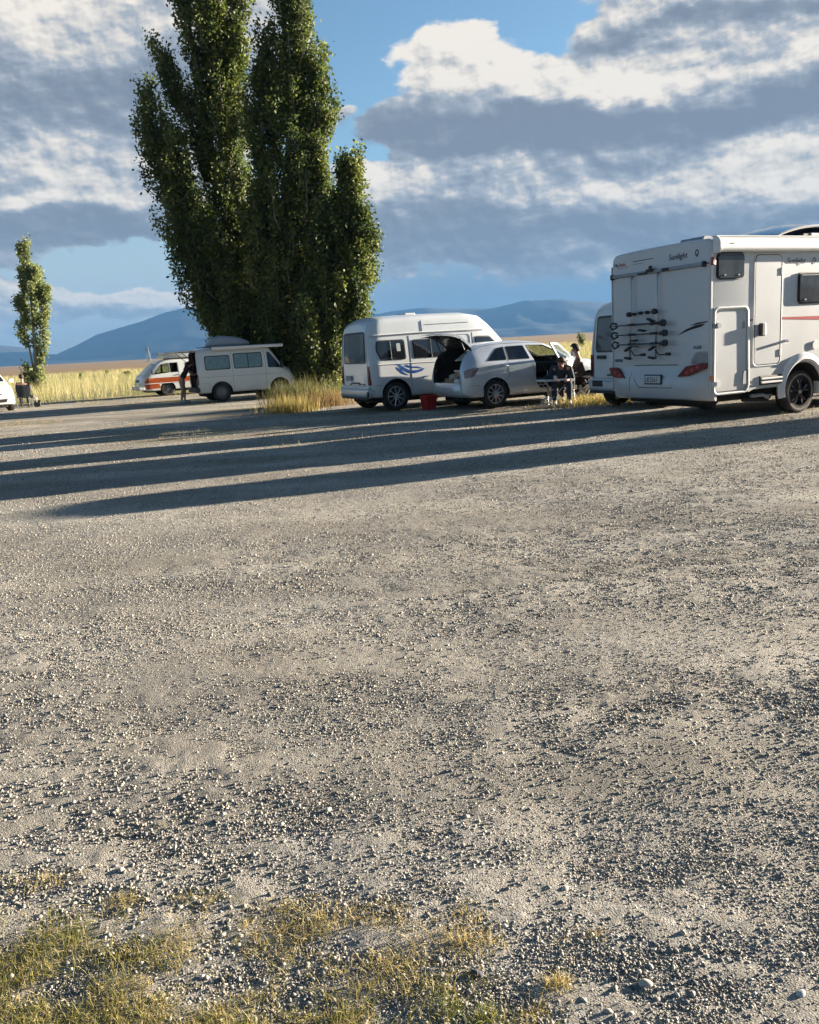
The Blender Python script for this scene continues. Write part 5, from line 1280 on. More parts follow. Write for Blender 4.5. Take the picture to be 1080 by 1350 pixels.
box_thing('storage_box', 'tan upright storage box in the middle of the open boot', 'box', inveh(WL, .42, -.02, z0), WL.rz, (.30, .22, .46), TAN, TRIMW, group='boxes in the open boot')
box_thing('storage_box', 'grey low storage box under the clothes in the open boot', 'box', inveh(WL, .48, -.34, z0), WL.rz-.1, (.36, .34, .26), GREYP, BLK, group='boxes in the open boot')
r_ = thing('water_canister', 'white canister with a blue mark at the right of the open boot', 'canister', inveh(WL, .20, -.26, z0), WL.rz)
bm = bmesh.new(); bx(bm, -.09, .09, -.13, .13, 0, .30, .035, seg=3); obj('shell', bm, TRIMW, r_, autos=40)
bm = bmesh.new(); lathe(bm, [(.03, .29), (.03, .34)], 12, 'z', (0, .06, 0)); tube(bm, [(0, -.09, .29), (0, -.08, .345), (0, .0, .345), (0, .02, .29)], .012, 6); obj('handle', bm, BLUE, r_)
bm = bmesh.new(); lathe(bm, [(.055, -.094), (.055, -.0905)], 18, 'x', (0, 0, .15)); obj('mark', bm, BLUE, r_)
def heap(name, label, cat, p, r, h, mt, seed, rz=0):
    rs = np.random.RandomState(seed); bm = bmesh.new(); bmesh.ops.create_icosphere(bm, subdivisions=3, radius=1)
    for v in bm.verts:
        d = v.co.normalized(); k = 1+.22*math.sin(5*d.x+seed)*math.cos(4*d.y+seed*2)+.12*math.sin(9*d.z+3*d.x)
        v.co = Vector((d.x*r[0]*k, d.y*r[1]*k, max(-.02, d.z*h*k)))
    o = obj(name, bm, mt, None, True); o.location = p; o.rotation_euler = (0, 0, rz); tag(o, label, cat); return o
heap('folded_clothes', 'cream clothes heaped on top of the things in the open boot', 'clothes', inveh(WL, .50, -.33, z0+.30), (.17, .17), .12, CREAM, 3)
heap('dark_bag', 'dark soft bag behind the cardboard box in the boot', 'bag', inveh(WL, .68, .35, z0), (.16, .2), .5, DARK, 5)
heap('rolled_blanket', 'pale blanket bundle on the cardboard box in the boot', 'blanket', inveh(WL, .36, .28, z0+.30), (.13, .15), .10, CREAM, 8)
# red crate by the van wheel
p = at(566, 540)
r_ = thing('red_bucket', 'red plastic bucket on the gravel beside the high roof van', 'bucket', (p.x, p.y, 0), .5)
bm = bmesh.new(); pr = []
for k, (z, w) in enumerate(((0, .125), (.30, .165), (.315, .175), (.33, .172))): pr.append([bm.verts.new((x*w, y*w, z)) for x, y in rrect(-1, 1, -1, 1, .35, 4)])
for a, b in zip(pr, pr[1:]):
    n = len(a)
    for k in range(n): bm.faces.new((a[k], a[(k+1) % n], b[(k+1) % n], b[k]))
bm.faces.new(pr[0]); inn = [bm.verts.new((v.co.x*.9, v.co.y*.9, .30)) for v in pr[-1]]; ib = [bm.verts.new((v.co.x*.70, v.co.y*.70, .03)) for v in pr[-1]]
n = len(inn)
for a, b in ((pr[-1], inn), (inn, ib)):
    for k in range(n): bm.faces.new((a[k], a[(k+1) % n], b[(k+1) % n], b[k]))
bm.faces.new(ib); obj('shell', bm, REDP, r_, autos=40)
bm = bmesh.new(); tube(bm, [(.175*math.cos(a), -.17, .31-.10*math.sin(a)) for a in np.linspace(0, PI, 10)], .006, 5); obj('handle', bm, BLK, r_)

# ------------------------------------------------------------------ older white minivan with a roof box
def minivan():
    ox, oy, az = -7.132, 29.349, 66; W_ = .82; lc = Loc(ox, oy, az)
    root = thing('white_minivan', 'old white minivan with a grey roof box, green curtains and raised tailgate', 'van', (ox, oy, 0), lc.rz)
    xs = [0, .03, .08, .16]+list(np.linspace(.3, 2.95, 20))+[3.05, 3.15, 3.25, 3.33, 3.38]
    def mk(i=0, zl=0, a=0, b=9):
        return loftbody([x for x in xs if a <= x <= b], [(0, .32+zl), (3.0, .30+zl), (3.38, .40+zl)], [(0, 1.66-i), (.04, 1.74-i), (.14, 1.79-i), (2.4, 1.775-i), (2.56, 1.72-i), (2.98, 1.10-i), (3.25, .98-i), (3.38, .78-i)],
            [(0, .76-i), (.06, .80-i), (3.0, .82-i), (3.28, .76-i), (3.38, .66-i)], [(0, .66-i), (.1, .70-i), (2.45, .69-i), (3.0, .66-i), (3.38, .5-i)], [(0, 1.06), (2.8, 1.02), (3.15, .9), (3.38, .65)], .09, .03)
    body = obj('body', mk(), WHITE2, root); bv = bvh_of(body)
    cut(body, mk(.05, .12, .1, 2.96), DARK)
    for wx in (.76, 2.80):
        for s in (-1, 1): arch(body, wx, s*.52, s*1.0, .37, .33)
    bm = bmesh.new(); bx(bm, -.3, .16, -.64, .64, .50, 1.70); cut(body, bm, DARK)
    fg = rpoly([(2.42, 1.06), (2.42, 1.60), (2.52, 1.58), (2.84, 1.13), (2.86, 1.04)], .04)
    for s in (-1, 1): bm = bmesh.new(); prism(bm, fg, 'y', s*.4, s*1.0); cut(body, bm, DARK)
    body.data.polygons.foreach_set('use_smooth', [True]*len(body.data.polygons)); body.data.set_sharp_from_angle(angle=R(28))
    for s in (-1, 1):
        for x0, x1, z0_, z1_ in ((.26, 1.12, 1.09, 1.56), (1.24, 2.24, 1.09, 1.60)):
            w_ = patch('window', bv, rrect(x0, x1, z0_, z1_, .06), 'side', .006, BLK, root, sign=s)
            patch('curtain', bv, rrect(x0+.03, x1-.03, z0_+.03, z1_-.03, .05), 'side', .010, CURT, w_, sign=s, thick=.002)
            patch('pane', bv, rrect(x0+.03, x1-.03, z0_+.03, z1_-.03, .05), 'side', .018, GLASS, w_, sign=s, thick=.002)
            if x0 > 1: addto(w_, line_on(bv, [((x0+x1)/2, z0_+.02), ((x0+x1)/2, z1_-.02)], 'side', .03, s, .020), BLK)
        patch('cab_window', bv, fg, 'side', -.004, TINT, root, sign=s)
        addto(body, line_on(bv, [(.05, .86), (2.9, .84)], 'side', .008, s), SEAM); addto(body, line_on(bv, [(.06, .66), (.4, .66)], 'side', .006, s), SEAM)
        addto(body, line_on(bv, [(1.18, 1.70), (1.18, .40)], 'side', .007, s), SEAM); addto(body, line_on(bv, [(2.34, 1.70), (2.34, .40)], 'side', .007, s), SEAM)
        addto(body, line_on(bv, [(.06, 1.68), (2.4, 1.68)], 'side', .022, s, .008), WHITE2)
        for wx in (.76, 2.80): wheel(root, wx, s*.70, .315, .19, s, 8, STEELW, .66, style='steel')
        bm = bmesh.new(); bx(bm, 2.82, 2.92, s*.95-.08, s*.95+.08, 1.02, 1.22, .03); tube(bm, [(2.88, s*.78, 1.05), (2.88, s*.92, 1.1)], .015, 6); obj('side_mirror', bm, BLK, root, autos=40)
        bm = bmesh.new(); bx(bm, -.01, .03, s*.72-.05, s*.72+.05, .62, .95, .01); obj('tail_light', bm, REDL, root)
    patch('windscreen', bv, rpoly([(-.62, 1.10), (-.55, 1.66), (.55, 1.66), (.62, 1.10)], .06), 'front', .006, DGLASS, root)
    bm = bmesh.new(); bx(bm, .2, 3.2, -.55, .55, .20, .34, .03); tube(bm, [(.76, -.6, .31), (.76, .6, .31)], .045, 8); tube(bm, [(2.80, -.6, .31), (2.80, .6, .31)], .045, 8); obj('underbody', bm, UNDER, root)
    bm = bmesh.new(); bx(bm, -.10, .06, -.78, .78, .36, .52, .03); obj('rear_bumper', bm, BLK, root)
    # tailgate held level over the opening
    bm = bmesh.new(); bx(bm, -1.02, .06, -.66, .66, 1.735, 1.775, .015, Matrix.Rotation(R(-1.5), 3, 'Y')); tg = obj('tailgate', bm, WHITE2, root)
    bm = bmesh.new(); bx(bm, -.55, -.08, -.54, .54, 1.715, 1.737, .006); obj('rear_glass', bm, DGLASS, tg)
    for s in (-1, 1): bm = bmesh.new(); tube(bm, [(.06, s*.64, 1.25), (-.45, s*.62, 1.73)], .012, 6); obj('gas_strut', bm, BLK, tg)
    # drapes and load in the back
    mc = mat('maroon_curtain', (.085, .045, .045), .9, noise=.2, nscale=9)
    for y0 in (-.60, .42):
        bm = bmesh.new(); pts = [(.10+.03*math.sin(k*1.9), y0+.18*k/8) for k in range(9)]
        for (xa, ya), (xb, yb) in zip(pts, pts[1:]): bm.faces.new([bm.verts.new(v) for v in ((xa, ya, .62), (xb, yb, .62), (xb, yb, 1.66), (xa, ya, 1.66))])
        bmesh.ops.remove_doubles(bm, verts=bm.verts[:], dist=.001); obj('rear_curtain', bm, mc, root)
    bm = bmesh.new(); bx(bm, .15, 1.2, -.62, .62, .50, .82, .05); obj('bed', bm, mat('mattress_cloth', (.22, .19, .17), .9, noise=.2, nscale=6), root)
    for y in (-.38, .38): bm = bmesh.new(); seat_bm(bm, 2.42, y, .62, .48, .6); obj('seat', bm, DARK, root, autos=40)
    # roof rails with a rolled awning on the near side
    bm = bmesh.new()
    for s in (-1, 1): tube(bm, [(.3, s*.60, 1.86), (2.3, s*.60, 1.86)], .014, 6)
    for x in (.55, 1.45): tube(bm, [(x, -.66, 1.86), (x, .66, 1.86)], .016, 6)
    for x in (.55, 1.45):
        for s in (-1, 1): tube(bm, [(x, s*.62, 1.74), (x, s*.62, 1.87)], .014, 6)
    rr = obj('roof_rack', bm, BLK, root)
    bm = bmesh.new(); prism(bm, rpoly([(-.86, 1.74), (-.86, 1.84), (-.72, 1.86), (-.70, 1.76)], .03), 'x', .55, 3.0); obj('rolled_awning', bm, TRIMW, root)
    return root, lc
MV, ML = minivan()
# roof box lies on the rack
r_ = thing('roof_box', 'grey streamlined roof box strapped on the old white minivan', 'roof box', inveh(ML, 1.25, .0, 1.87), ML.rz); r_.scale = (.95, 1.1, 1.2)
bm = bmesh.new(); rows = []
for x, w, h, zb in ((-.80, .02, .03, .05), (-.76, .22, .10, .02), (-.62, .32, .21, 0), (-.30, .36, .30, 0), (.10, .36, .27, 0), (.45, .33, .21, 0), (.72, .26, .12, .01), (.82, .10, .05, .03), (.84, .02, .02, .04)):
    rows.append([bm.verts.new((x, y*w, zb+z*h)) for y, z in ((-1, .12), (-1, .45), (-.86, .82), (-.5, 1), (0, 1.03), (.5, 1), (.86, .82), (1, .45), (1, .12), (.8, 0), (-.8, 0))])
for a, b in zip(rows, rows[1:]):
    for k in range(11): bm.faces.new((a[k], a[(k+1) % 11], b[(k+1) % 11], b[k]))
bm.faces.new(rows[0]); bm.faces.new(rows[-1]); obj('shell', bm, mat('roof_box_grey', (.36, .37, .40), .35, noise=.05, nscale=4), r_, True)
bm = bmesh.new(); bx(bm, -.62, .62, -.30, .30, -.015, .0, .003); obj('base_plate', bm, BLK, r_)

# ------------------------------------------------------------------ orange and white van
def orange_van():
    az = 242; hw = .82
    k = 36.5/ray(190, 510).y; cx = ray(190, 510).x*k; a = R(az); l = (-math.cos(a), math.sin(a)); ox, oy = cx-l[0]*hw, 36.5-l[1]*hw
    # the front near corner is the anchor; body runs back from x = 0
    root = thing('orange_van', 'white and orange van with a roof bed, behind the standing person', 'van', (ox, oy, 0), Loc(ox, oy, az).rz)
    X0 = -4.0; xs = [.10, .06, 0]+list(-np.linspace(.12, 3.7, 26))+[-3.85, -3.95, -4.0]; xs = sorted(xs)
    def mk(i=0, zl=0, a=-9, b=9):
        return loftbody([x for x in xs if a <= x <= b], [(-4, .32+zl), (-.3, .24+zl), (.10, .28+zl)], [(-4, 1.40-i), (-3.8, 1.52-i), (-1.2, 1.54-i), (-.85, 1.49-i), (-.62, 1.40-i), (-.12, .98-i), (.04, .86-i), (.10, .60-i)],
            [(-4, .74-i), (-3.8, .82-i), (-.2, .82-i), (.0, .76-i), (.10, .66-i)], [(-4, .62-i), (-3.8, .66-i), (-.9, .65-i), (-.2, .68-i), (.1, .56-i)], [(-4, .94), (-.6, .92), (-.1, .86), (.1, .5)], .09, .02)
    body = obj('body', mk(), WHITE2, root); bv = bvh_of(body)
    cut(body, mk(.05, .1, -3.8, -.12), DARK)
    for wx in (-1.02, -3.2):
        for s in (-1, 1): arch(body, wx, s*.5, s*1.0, .33, .30)
    gs = [rpoly([(-.50, .95), (-.86, 1.36), (-1.13, 1.40), (-1.13, 1.0)], .03), rpoly([(-1.19, 1.0), (-1.19, 1.40), (-1.52, 1.40), (-1.52, 1.0)], .03), rpoly([(-1.9, 1.0), (-1.9, 1.38), (-2.6, 1.38), (-2.6, 1.0)], .04)]
    for s in (-1, 1):
        for p in gs: bm = bmesh.new(); prism(bm, p, 'y', s*.4, s*1.0); cut(body, bm, DARK)
    bm = bmesh.new(); prism(bm, [(-.17, 1.04), (-.60, 1.37), (-.4, 1.6), (.2, 1.1)], 'y', -.56, .56); cut(body, bm, DARK)
    body.data.polygons.foreach_set('use_smooth', [True]*len(body.data.polygons)); body.data.set_sharp_from_angle(angle=R(28))
    for s in (-1, 1):
        for p in gs:
            w_ = patch('window', bv, p, 'side', -.006, GLASS, root, sign=s); addto(w_, line_on(bv, p, 'side', .018, s, .001, True), BLK)
        patch('orange_panel', bv, rpoly([(-.06, .74), (-.06, .80), (-3.9, .78), (-3.9, .58), (-.06, .58)], .01), 'side', .003, ORANGE, root, sign=s, thick=.002)
        patch('orange_panel', bv, rpoly([(-.04, .54), (-.66, .54), (-.72, .36), (-.10, .33)], .02), 'side', .003, ORANGE, root, sign=s, thick=.002)
        addto(body, line_on(bv, [(-.02, .56), (-3.9, .56)], 'side', .03, s, .006), TRIMW); addto(body, line_on(bv, [(-1.56, 1.42), (-1.56, .36)], 'side', .01, s), SEAM)
        for wx in (-1.02, -3.2): wheel(root, wx, s*.68, .29, .18, s, 8, STEELW, .62, style='steel')
        patch('headlight', bv, rrect(s*.58-.11, s*.58+.11, .66, .78, .02), 'front', .01, CLEARL, root)
        patch('indicator', bv, rrect(s*.55-.08, s*.55+.08, .52, .57, .01), 'front', .01, BLK, root)
        bm = bmesh.new(); bx(bm, -.42, -.36, s*.92-.08, s*.92+.08, .95, 1.10, .02); tube(bm, [(-.4, s*.80, .96), (-.4, s*.92, 1.0)], .012, 6); obj('side_mirror', bm, BLK, root)
        bm = bmesh.new(); bx(bm, -1.52, -1.40, s*.82-.02, s*.82+.02, .86, .89, .006); obj('door_handle', bm, BLK, root)
    patch('windscreen', bv, rpoly([(-.60, 1.02), (-.54, 1.36), (.54, 1.36), (.60, 1.02)], .05), 'front', .004, GLASS, root)
    patch('grille', bv, rrect(-.40, .40, .64, .74, .02), 'front', .008, BLK, root)
    bm = bmesh.new(); bx(bm, -.06, .22, -.80, .80, .30, .44, .04); fb = obj('front_bumper', bm, mat('grey_white_bumper', (.45, .45, .44), .5), root)
    bm = bmesh.new(); bx(bm, .215, .228, -.22, .22, .34, .42, .004); obj('number_plate', bm, TRIMW, fb)
    bm = bmesh.new(); bx(bm, -3.8, -.2, -.5, .5, .18, .30, .03); obj('underbody', bm, UNDER, root)
    for y in (-.36, .36): bm = bmesh.new(); bm2 = seat_bm(bm, -1.35, y, .50, .46, .52); b2 = obj('seat', bm, DARK, root, autos=40)
    # raised roof bed
    bm = bmesh.new(); bx(bm, -3.6, -1.25, -.62, .62, 1.56, 1.61, .01); obj('roof_platform', bm, BLK, root)
    bm = bmesh.new(); bx(bm, -3.6, -1.00, -.66, .66, 1.60, 1.82, .04); obj('roof_bed', bm, WHITE2, root, autos=40)
    bm = bmesh.new(); bx(bm, -3.7, -.82, -.70, .70, 1.805, 1.835, .012); obj('roof_bed_lid', bm, GREYP, root)
    return root
orange_van()

# ------------------------------------------------------------------ white car cut by the left edge
def leftcar():
    az = 138; p = at(17, 541); a = R(az); l = (-math.cos(a), math.sin(a)); f = (math.sin(a), math.cos(a))
    # anchor: front left wheel sits at local (-.55, .70)
    ox = p.x-f[0]*-.62-l[0]*.78; oy = p.y-f[1]*-.62-l[1]*.78
    root = thing('white_hatchback', 'white car at the left edge, only its front corner in the picture', 'car', (ox, oy, 0), Loc(ox, oy, az).rz)
    xs = sorted([.0, -.04, -.10, -.2]+list(-np.linspace(.3, 4.0, 26))+[-4.1, -4.2])
    body = obj('body', loftbody(xs, [(-4.2, .34), (-.3, .22), (0, .28)], [(-4.2, 1.1), (-4.0, 1.5), (-3.6, 1.66), (-2.0, 1.70), (-1.5, 1.62), (-.78, 1.10), (-.3, .92), (-.08, .76), (0, .55)],
        [(-4.2, .74), (-3.9, .84), (-.5, .85), (-.2, .78), (-.06, .66), (0, .5)], [(-4.2, .6), (-3.8, .64), (-1.6, .62), (-.9, .72), (-.3, .66), (0, .4)], [(-4.2, .95), (-1.0, .96), (-.5, .82), (0, .45)], .10, .03), WHITE3, root); bv = bvh_of(body)
    for wx in (-.70, -3.3):
        for s in (-1, 1): arch(body, wx, s*.54, s*1.0, .35, .32)
    body.data.polygons.foreach_set('use_smooth', [True]*len(body.data.polygons)); body.data.set_sharp_from_angle(angle=R(28))
    patch('windscreen', bv, rpoly([(-.68, 1.10), (-.58, 1.58), (.58, 1.58), (.68, 1.10)], .06), 'front', .006, DGLASS, root)
    for s in (-1, 1):
        patch('window', bv, rpoly([(-1.15, 1.02), (-1.65, 1.52), (-2.1, 1.58), (-2.1, 1.02)], .04), 'side', .006, DGLASS, root, sign=s)
        patch('window', bv, rpoly([(-2.18, 1.02), (-2.18, 1.58), (-3.0, 1.56), (-3.1, 1.02)], .04), 'side', .006, DGLASS, root, sign=s)
        patch('headlight', bv, rpoly([(s*.42, .70), (s*.68, .74), (s*.70, .90), (s*.50, .80)], .03), 'front', .008, CLEARL, root)
        patch('fog_lamp', bv, rrect(s*.60-.07, s*.60+.07, .38, .46, .03), 'front', .008, GREYP, root)
        bm = bmesh.new(); bx(bm, -1.12, -.98, s*.99-.11, s*.99+.11, 1.02, 1.18, .05); tube(bm, [(-1.05, s*.82, 1.05), (-1.05, s*.95, 1.08)], .02, 6); obj('side_mirror', bm, WHITE3, root, autos=40)
        for wx in (-.70, -3.3): wheel(root, wx, s*.74, .31, .20, s, 7, ALLOY, .66)
    patch('grille', bv, rpoly([(-.42, .34), (-.48, .46), (.48, .46), (.42, .34)], .03), 'front', .008, BLK, root)
    patch('badge', bv, rrect(-.30, .30, .62, .655, .01), 'front', .008, BLK, root)
    bm = bmesh.new(); bx(bm, -3.8, -.3, -.55, .55, .15, .28, .03); obj('underbody', bm, UNDER, root)
leftcar()
# ------------------------------------------------------------------ people, grown from skeletons
SKIN = mat('skin', (.42, .24, .17), .6, noise=.06, nscale=14); HAIRM = mat('dark_hair', (.022, .016, .013), .7, noise=.3, nscale=40); HAIRB = mat('brown_hair', (.075, .04, .022), .7, noise=.3, nscale=40)
def skin_mesh(name, nodes, edges, mt, parent, sub=1, extra=None):
    """nodes: name -> (point, radius)"""
    keys = list(nodes); me = bpy.data.meshes.new(name)
    me.from_pydata([nodes[k][0] for k in keys], [(keys.index(a), keys.index(b)) for a, b in edges], [])
    o = bpy.data.objects.new(name, me); COL.objects.link(o)
    sk = o.modifiers.new('skin', 'SKIN'); sk.use_smooth_shade = True; sk.branch_smoothing = .4
    for i, k in enumerate(keys):
        r = nodes[k][1]; r = r if isinstance(r, tuple) else (r, r)
        me.skin_vertices[0].data[i].radius = r; me.skin_vertices[0].data[i].use_root = (i == 0)
    md = o.modifiers.new('sub', 'SUBSURF'); md.levels = sub; md.render_levels = sub
    bake(o); 
    if extra: 
        b = bmesh.new(); b.from_mesh(o.data); extra(b); b.to_mesh(o.data); b.free()
    o.data.materials.clear(); o.data.materials.append(mt); o.data.polygons.foreach_set('use_smooth', [True]*len(o.data.polygons)); o.parent = parent
    return o
def person(label, loc, rz, J, cloth, hair, hairlen=.0, face=Vector((1, 0, 0)), group=None, skin=SKIN, shorts=False, sleeves=True, barefoot=False):
    """J: joints in the person's own frame (x = the way the body faces)"""
    J = {k: Vector(v) for k, v in J.items()}
    root = thing('person', label, 'person', loc, rz, group)
    f = face.normalized(); up = (J['head']-J['neck']).normalized(); rt = f.cross(up).normalized()
    H = J['head']
    nodes = {'pel': (J['pelvis'], (.10, .09)), 'bel': (J['belly'], (.085, .08)), 'che': (J['chest'], (.10, .085)), 'nek': (J['neck'], .052),
             'h0': (J['neck']*.35+H*.65-f*.005, .056), 'h1': (H, (.083, .080)), 'h2': (H+up*.065, (.072, .075))}
    E = [('pel', 'bel'), ('bel', 'che'), ('che', 'nek'), ('nek', 'h0'), ('h0', 'h1'), ('h1', 'h2')]
    hands = []
    for s in 'lr':
        S0, El, Wr = J['sho_'+s], J['elb_'+s], J['wri_'+s]; d = (Wr-El).normalized()
        nodes.update({'s'+s: (S0, .058), 'e'+s: (El, .041), 'w'+s: (Wr, .026), 'p'+s: (Wr+d*.065, (.036, .018))}); E += [('che', 's'+s), ('s'+s, 'e'+s), ('e'+s, 'w'+s), ('w'+s, 'p'+s)]
        Hp, K, A, T = J['hip_'+s], J['kne_'+s], J['ank_'+s], J['toe_'+s]
        nodes.update({'i'+s: (Hp, .088), 'k'+s: (K, .058), 'c'+s: (K*.62+A*.38, .054), 'a'+s: (A, .036), 't'+s: (T, (.036, .024))}); E += [('pel', 'i'+s), ('i'+s, 'k'+s), ('k'+s, 'c'+s), ('c'+s, 'a'+s), ('a'+s, 't'+s)]
        hands.append((Wr+d*.065, d, s))
    def ext(b):
        for P, d, s in hands:
            sd = d.cross(Vector((0, 0, 1))); sd = sd.normalized() if sd.length > .1 else Vector((0, 1, 0)); nn = sd.cross(d).normalized()*-1
            if nn.z > 0: nn = -nn
            for i, (o_, ln) in enumerate(((-.027, .066), (-.009, .078), (.009, .073), (.026, .056))):
                q = P+sd*o_+d*.015; tube(b, [q, q+d*ln*.45+nn*.006, q+d*ln*.78+nn*.022, q+d*ln+nn*.042], [.0088, .0082, .0074, .006], 6)
            q = P-d*.03+sd*(.034 if s == 'l' else -.034); sg = 1 if s == 'l' else -1
            tube(b, [q, q+sd*sg*.022+d*.028+nn*.012, q+sd*sg*.020+d*.056+nn*.024], [.011, .010, .007], 6)
        # nose, ears, eyes sockets
        tube(b, [H+f*.076+up*.022, H+f*.098-up*.010, H+f*.080-up*.018], [.007, .012, .010], 6)
        for s in (-1, 1): tube(b, [H+rt*s*.078+up*.022-f*.01, H+rt*s*.088+up*.004-f*.012, H+rt*s*.079-up*.02-f*.008], [.008, .014, .007], 6)
        tube(b, [H+f*.074-up*.042+rt*.022, H+f*.080-up*.043, H+f*.074-up*.042-rt*.022], [.004, .006, .004], 5)
    body = skin_mesh('body', nodes, E, skin, root, 2, ext)
    bm = bmesh.new()
    for s in (-1, 1): bmesh.ops.create_uvsphere(bm, u_segments=8, v_segments=6, radius=.0085, matrix=Matrix.Translation(H+f*.078+up*.016+rt*s*.030))
    obj('eyes', bm, BLK, body, True)
    # hair: cap over the skull, down the nape when long
    bm = bmesh.new(); bmesh.ops.create_icosphere(bm, subdivisions=3, radius=1)
    for v in bm.verts:
        d = v.co.normalized(); df = d.dot(Vector((1, 0, 0)))
        k = .104*(1+.07*math.sin(13*d.y+3*d.z)*math.sin(9*d.x))
        q = Vector((d.x*k, d.y*k*.93, d.z*k*1.06))
        if d.z < -.05: q.z = max(q.z, -.05) if df > .15 else q.z
        if df > .45 and d.z < .35: q.x *= .55
        v.co = H+f*q.x-rt*q.y+up*(q.z+.042)-f*.016
    if hairlen:
        back = [H-f*.075+up*.02, H-f*.095-up*.06, J['neck']-f*.075-up*.02, J['neck']-f*.09-up*hairlen]
        tube(bm, back, [.075, .08, .065, .03], 10)
    obj('hair', bm, hair, root, True)
    # clothes
    def limb(nm, pts, rad, mt, n=12, par=root):
        bm = bmesh.new(); tube(bm, pts, rad, n); return obj(nm, bm, mt, par, True)
    if 'top' in cloth:
        g = .014; nd_ = {'pel': (J['pelvis']+(J['belly']-J['pelvis'])*.25, (.135+g, .11+g)), 'bel': (J['belly'], (.125+g, .115+g)), 'che': (J['chest'], (.150+g, .130+g)), 'nek': (J['neck']-(J['neck']-J['chest'])*.25, .066+g)}
        Ee = [('pel', 'bel'), ('bel', 'che'), ('che', 'nek')]
        for s in 'lr':
            S0, El, Wr = J['sho_'+s], J['elb_'+s], J['wri_'+s]
            nd_['s'+s] = (S0, .066+g)
            Ee.append(('che', 's'+s))
            if sleeves:
                nd_['e'+s] = (El, .050+g); nd_['w'+s] = (Wr*.93+El*.07, .034+g*.8); Ee += [('s'+s, 'e'+s), ('e'+s, 'w'+s)]
            else:
                nd_['e'+s] = (S0*.55+El*.45, .050+g); Ee += [('s'+s, 'e'+s)]
        skin_mesh('jacket' if sleeves else 'top', nd_, Ee, cloth['top'], root, 2)
    if 'legs' in cloth:
        g = .012; nd_ = {'pel': (J['pelvis']+(J['belly']-J['pelvis'])*.12, (.145+g, .118+g)), 'p2': (J['pelvis'], (.142+g, .115+g))}; Ee = [('pel', 'p2')]
        for s in 'lr':
            Hp, K, A = J['hip_'+s], J['kne_'+s], J['ank_'+s]; nd_['i'+s] = (Hp, .098+g); Ee.append(('p2', 'i'+s))
            if shorts: nd_['k'+s] = (Hp*.42+K*.58, .082+g); Ee.append(('i'+s, 'k'+s))
            else: nd_['k'+s] = (K, .068+g); nd_['a'+s] = (A*.95+K*.05, .047+g); Ee += [('i'+s, 'k'+s), ('k'+s, 'a'+s)]
        skin_mesh('shorts' if shorts else 'trousers', nd_, Ee, cloth['legs'], root, 2)
    for s in 'lr':
        A, T = J['ank_'+s], J['toe_'+s]; d = (T-A); d.z = 0; d.normalize()
        bm = bmesh.new(); heel = A-d*.055; z = .0
        gz0 = min(A.z, T.z)-.0
        pts = [Vector((heel.x, heel.y, T.z+.012)), Vector((A.x, A.y, T.z+.022)), Vector((T.x, T.y, T.z+.006)), Vector((T.x, T.y, T.z))+d*.05]
        tube(bm, pts, [.036, .048, .046, .026], 10)
        tube(bm, [Vector((A.x, A.y, T.z+.02)), A+Vector((0, 0, .02))], [.045, .046], 10)
        obj('shoe', bm, cloth['shoe'], root, True)
    return root
BLKC = mat('black_cloth', (.022, .022, .026), .9, noise=.2, nscale=12); MAROON = mat('dark_maroon_cloth', (.04, .018, .018), .9, noise=.2, nscale=12); BRN = mat('brown_cloth', (.10, .065, .055), .9, noise=.2, nscale=12)
GRYC = mat('grey_cloth', (.26, .29, .31), .9, noise=.15, nscale=12); NAVY = mat('navy_cloth', (.03, .038, .055), .9, noise=.2, nscale=12); WSHOE = mat('pale_shoe', (.55, .53, .50), .7, noise=.1, nscale=20); DSHOE = mat('dark_shoe', (.03, .028, .028), .7); PINKC = mat('pale_pink_cloth', (.42, .30, .28), .9, noise=.1, nscale=12)
def seated(lean=0.0, seat=.44, knee=.46, arms='table', spread=.10):
    c, s_ = math.cos(lean), math.sin(lean)
    def T(h, fx=0.0, y=0.0): return (h*s_+fx*c, y, seat+.07+h*c-fx*s_)
    J = {'pelvis': T(0), 'belly': T(.17), 'chest': T(.36), 'neck': T(.53, .01), 'head': T(.69, .045)}
    for k, y in (('l', 1), ('r', -1)):
        J['sho_'+k] = T(.46, 0, y*.185); J['hip_'+k] = (.05, y*.09, seat+.06); J['kne_'+k] = (.47, y*spread*1.3, knee+.04); J['ank_'+k] = (.46, y*spread*1.3, .09); J['toe_'+k] = (.60, y*spread*1.4, .035)
        if arms == 'table': J['elb_'+k] = T(.22, .16, y*.24); J['wri_'+k] = (J['elb_'+k][0]+.20, y*.14, J['elb_'+k][2]+.02)
        else: J['elb_'+k] = T(.20, .05, y*.26); J['wri_'+k] = (J['elb_'+k][0]+.22, y*.16, .60)
    return J
# --- the standing person at the back of the minivan, bending in towards it
p = at(243, 531.5)
J = {'pelvis': (0, 0, .80), 'belly': (.06, 0, .94), 'chest': (.17, 0, 1.09), 'neck': (.28, 0, 1.22), 'head': (.36, 0, 1.33),
     'sho_l': (.23, .17, 1.16), 'sho_r': (.23, -.17, 1.16), 'elb_l': (.40, .20, .98), 'elb_r': (.38, -.20, .95), 'wri_l': (.60, .12, 1.00), 'wri_r': (.58, -.12, .98),
     'hip_l': (0, .09, .78), 'hip_r': (0, -.09, .78), 'kne_l': (.05, .11, .44), 'kne_r': (.00, -.12, .44), 'ank_l': (.03, .12, .085), 'ank_r': (-.07, -.14, .085), 'toe_l': (.16, .14, .035), 'toe_r': (.06, -.15, .035)}
person('person in a black top and grey shorts bending in at the minivan tailgate', (p.x, p.y, 0), R(12), J, {'top': BLKC, 'legs': GRYC, 'shoe': WSHOE}, HAIRM, .16, Vector((1, 0, -.35)), shorts=True, sleeves=False)
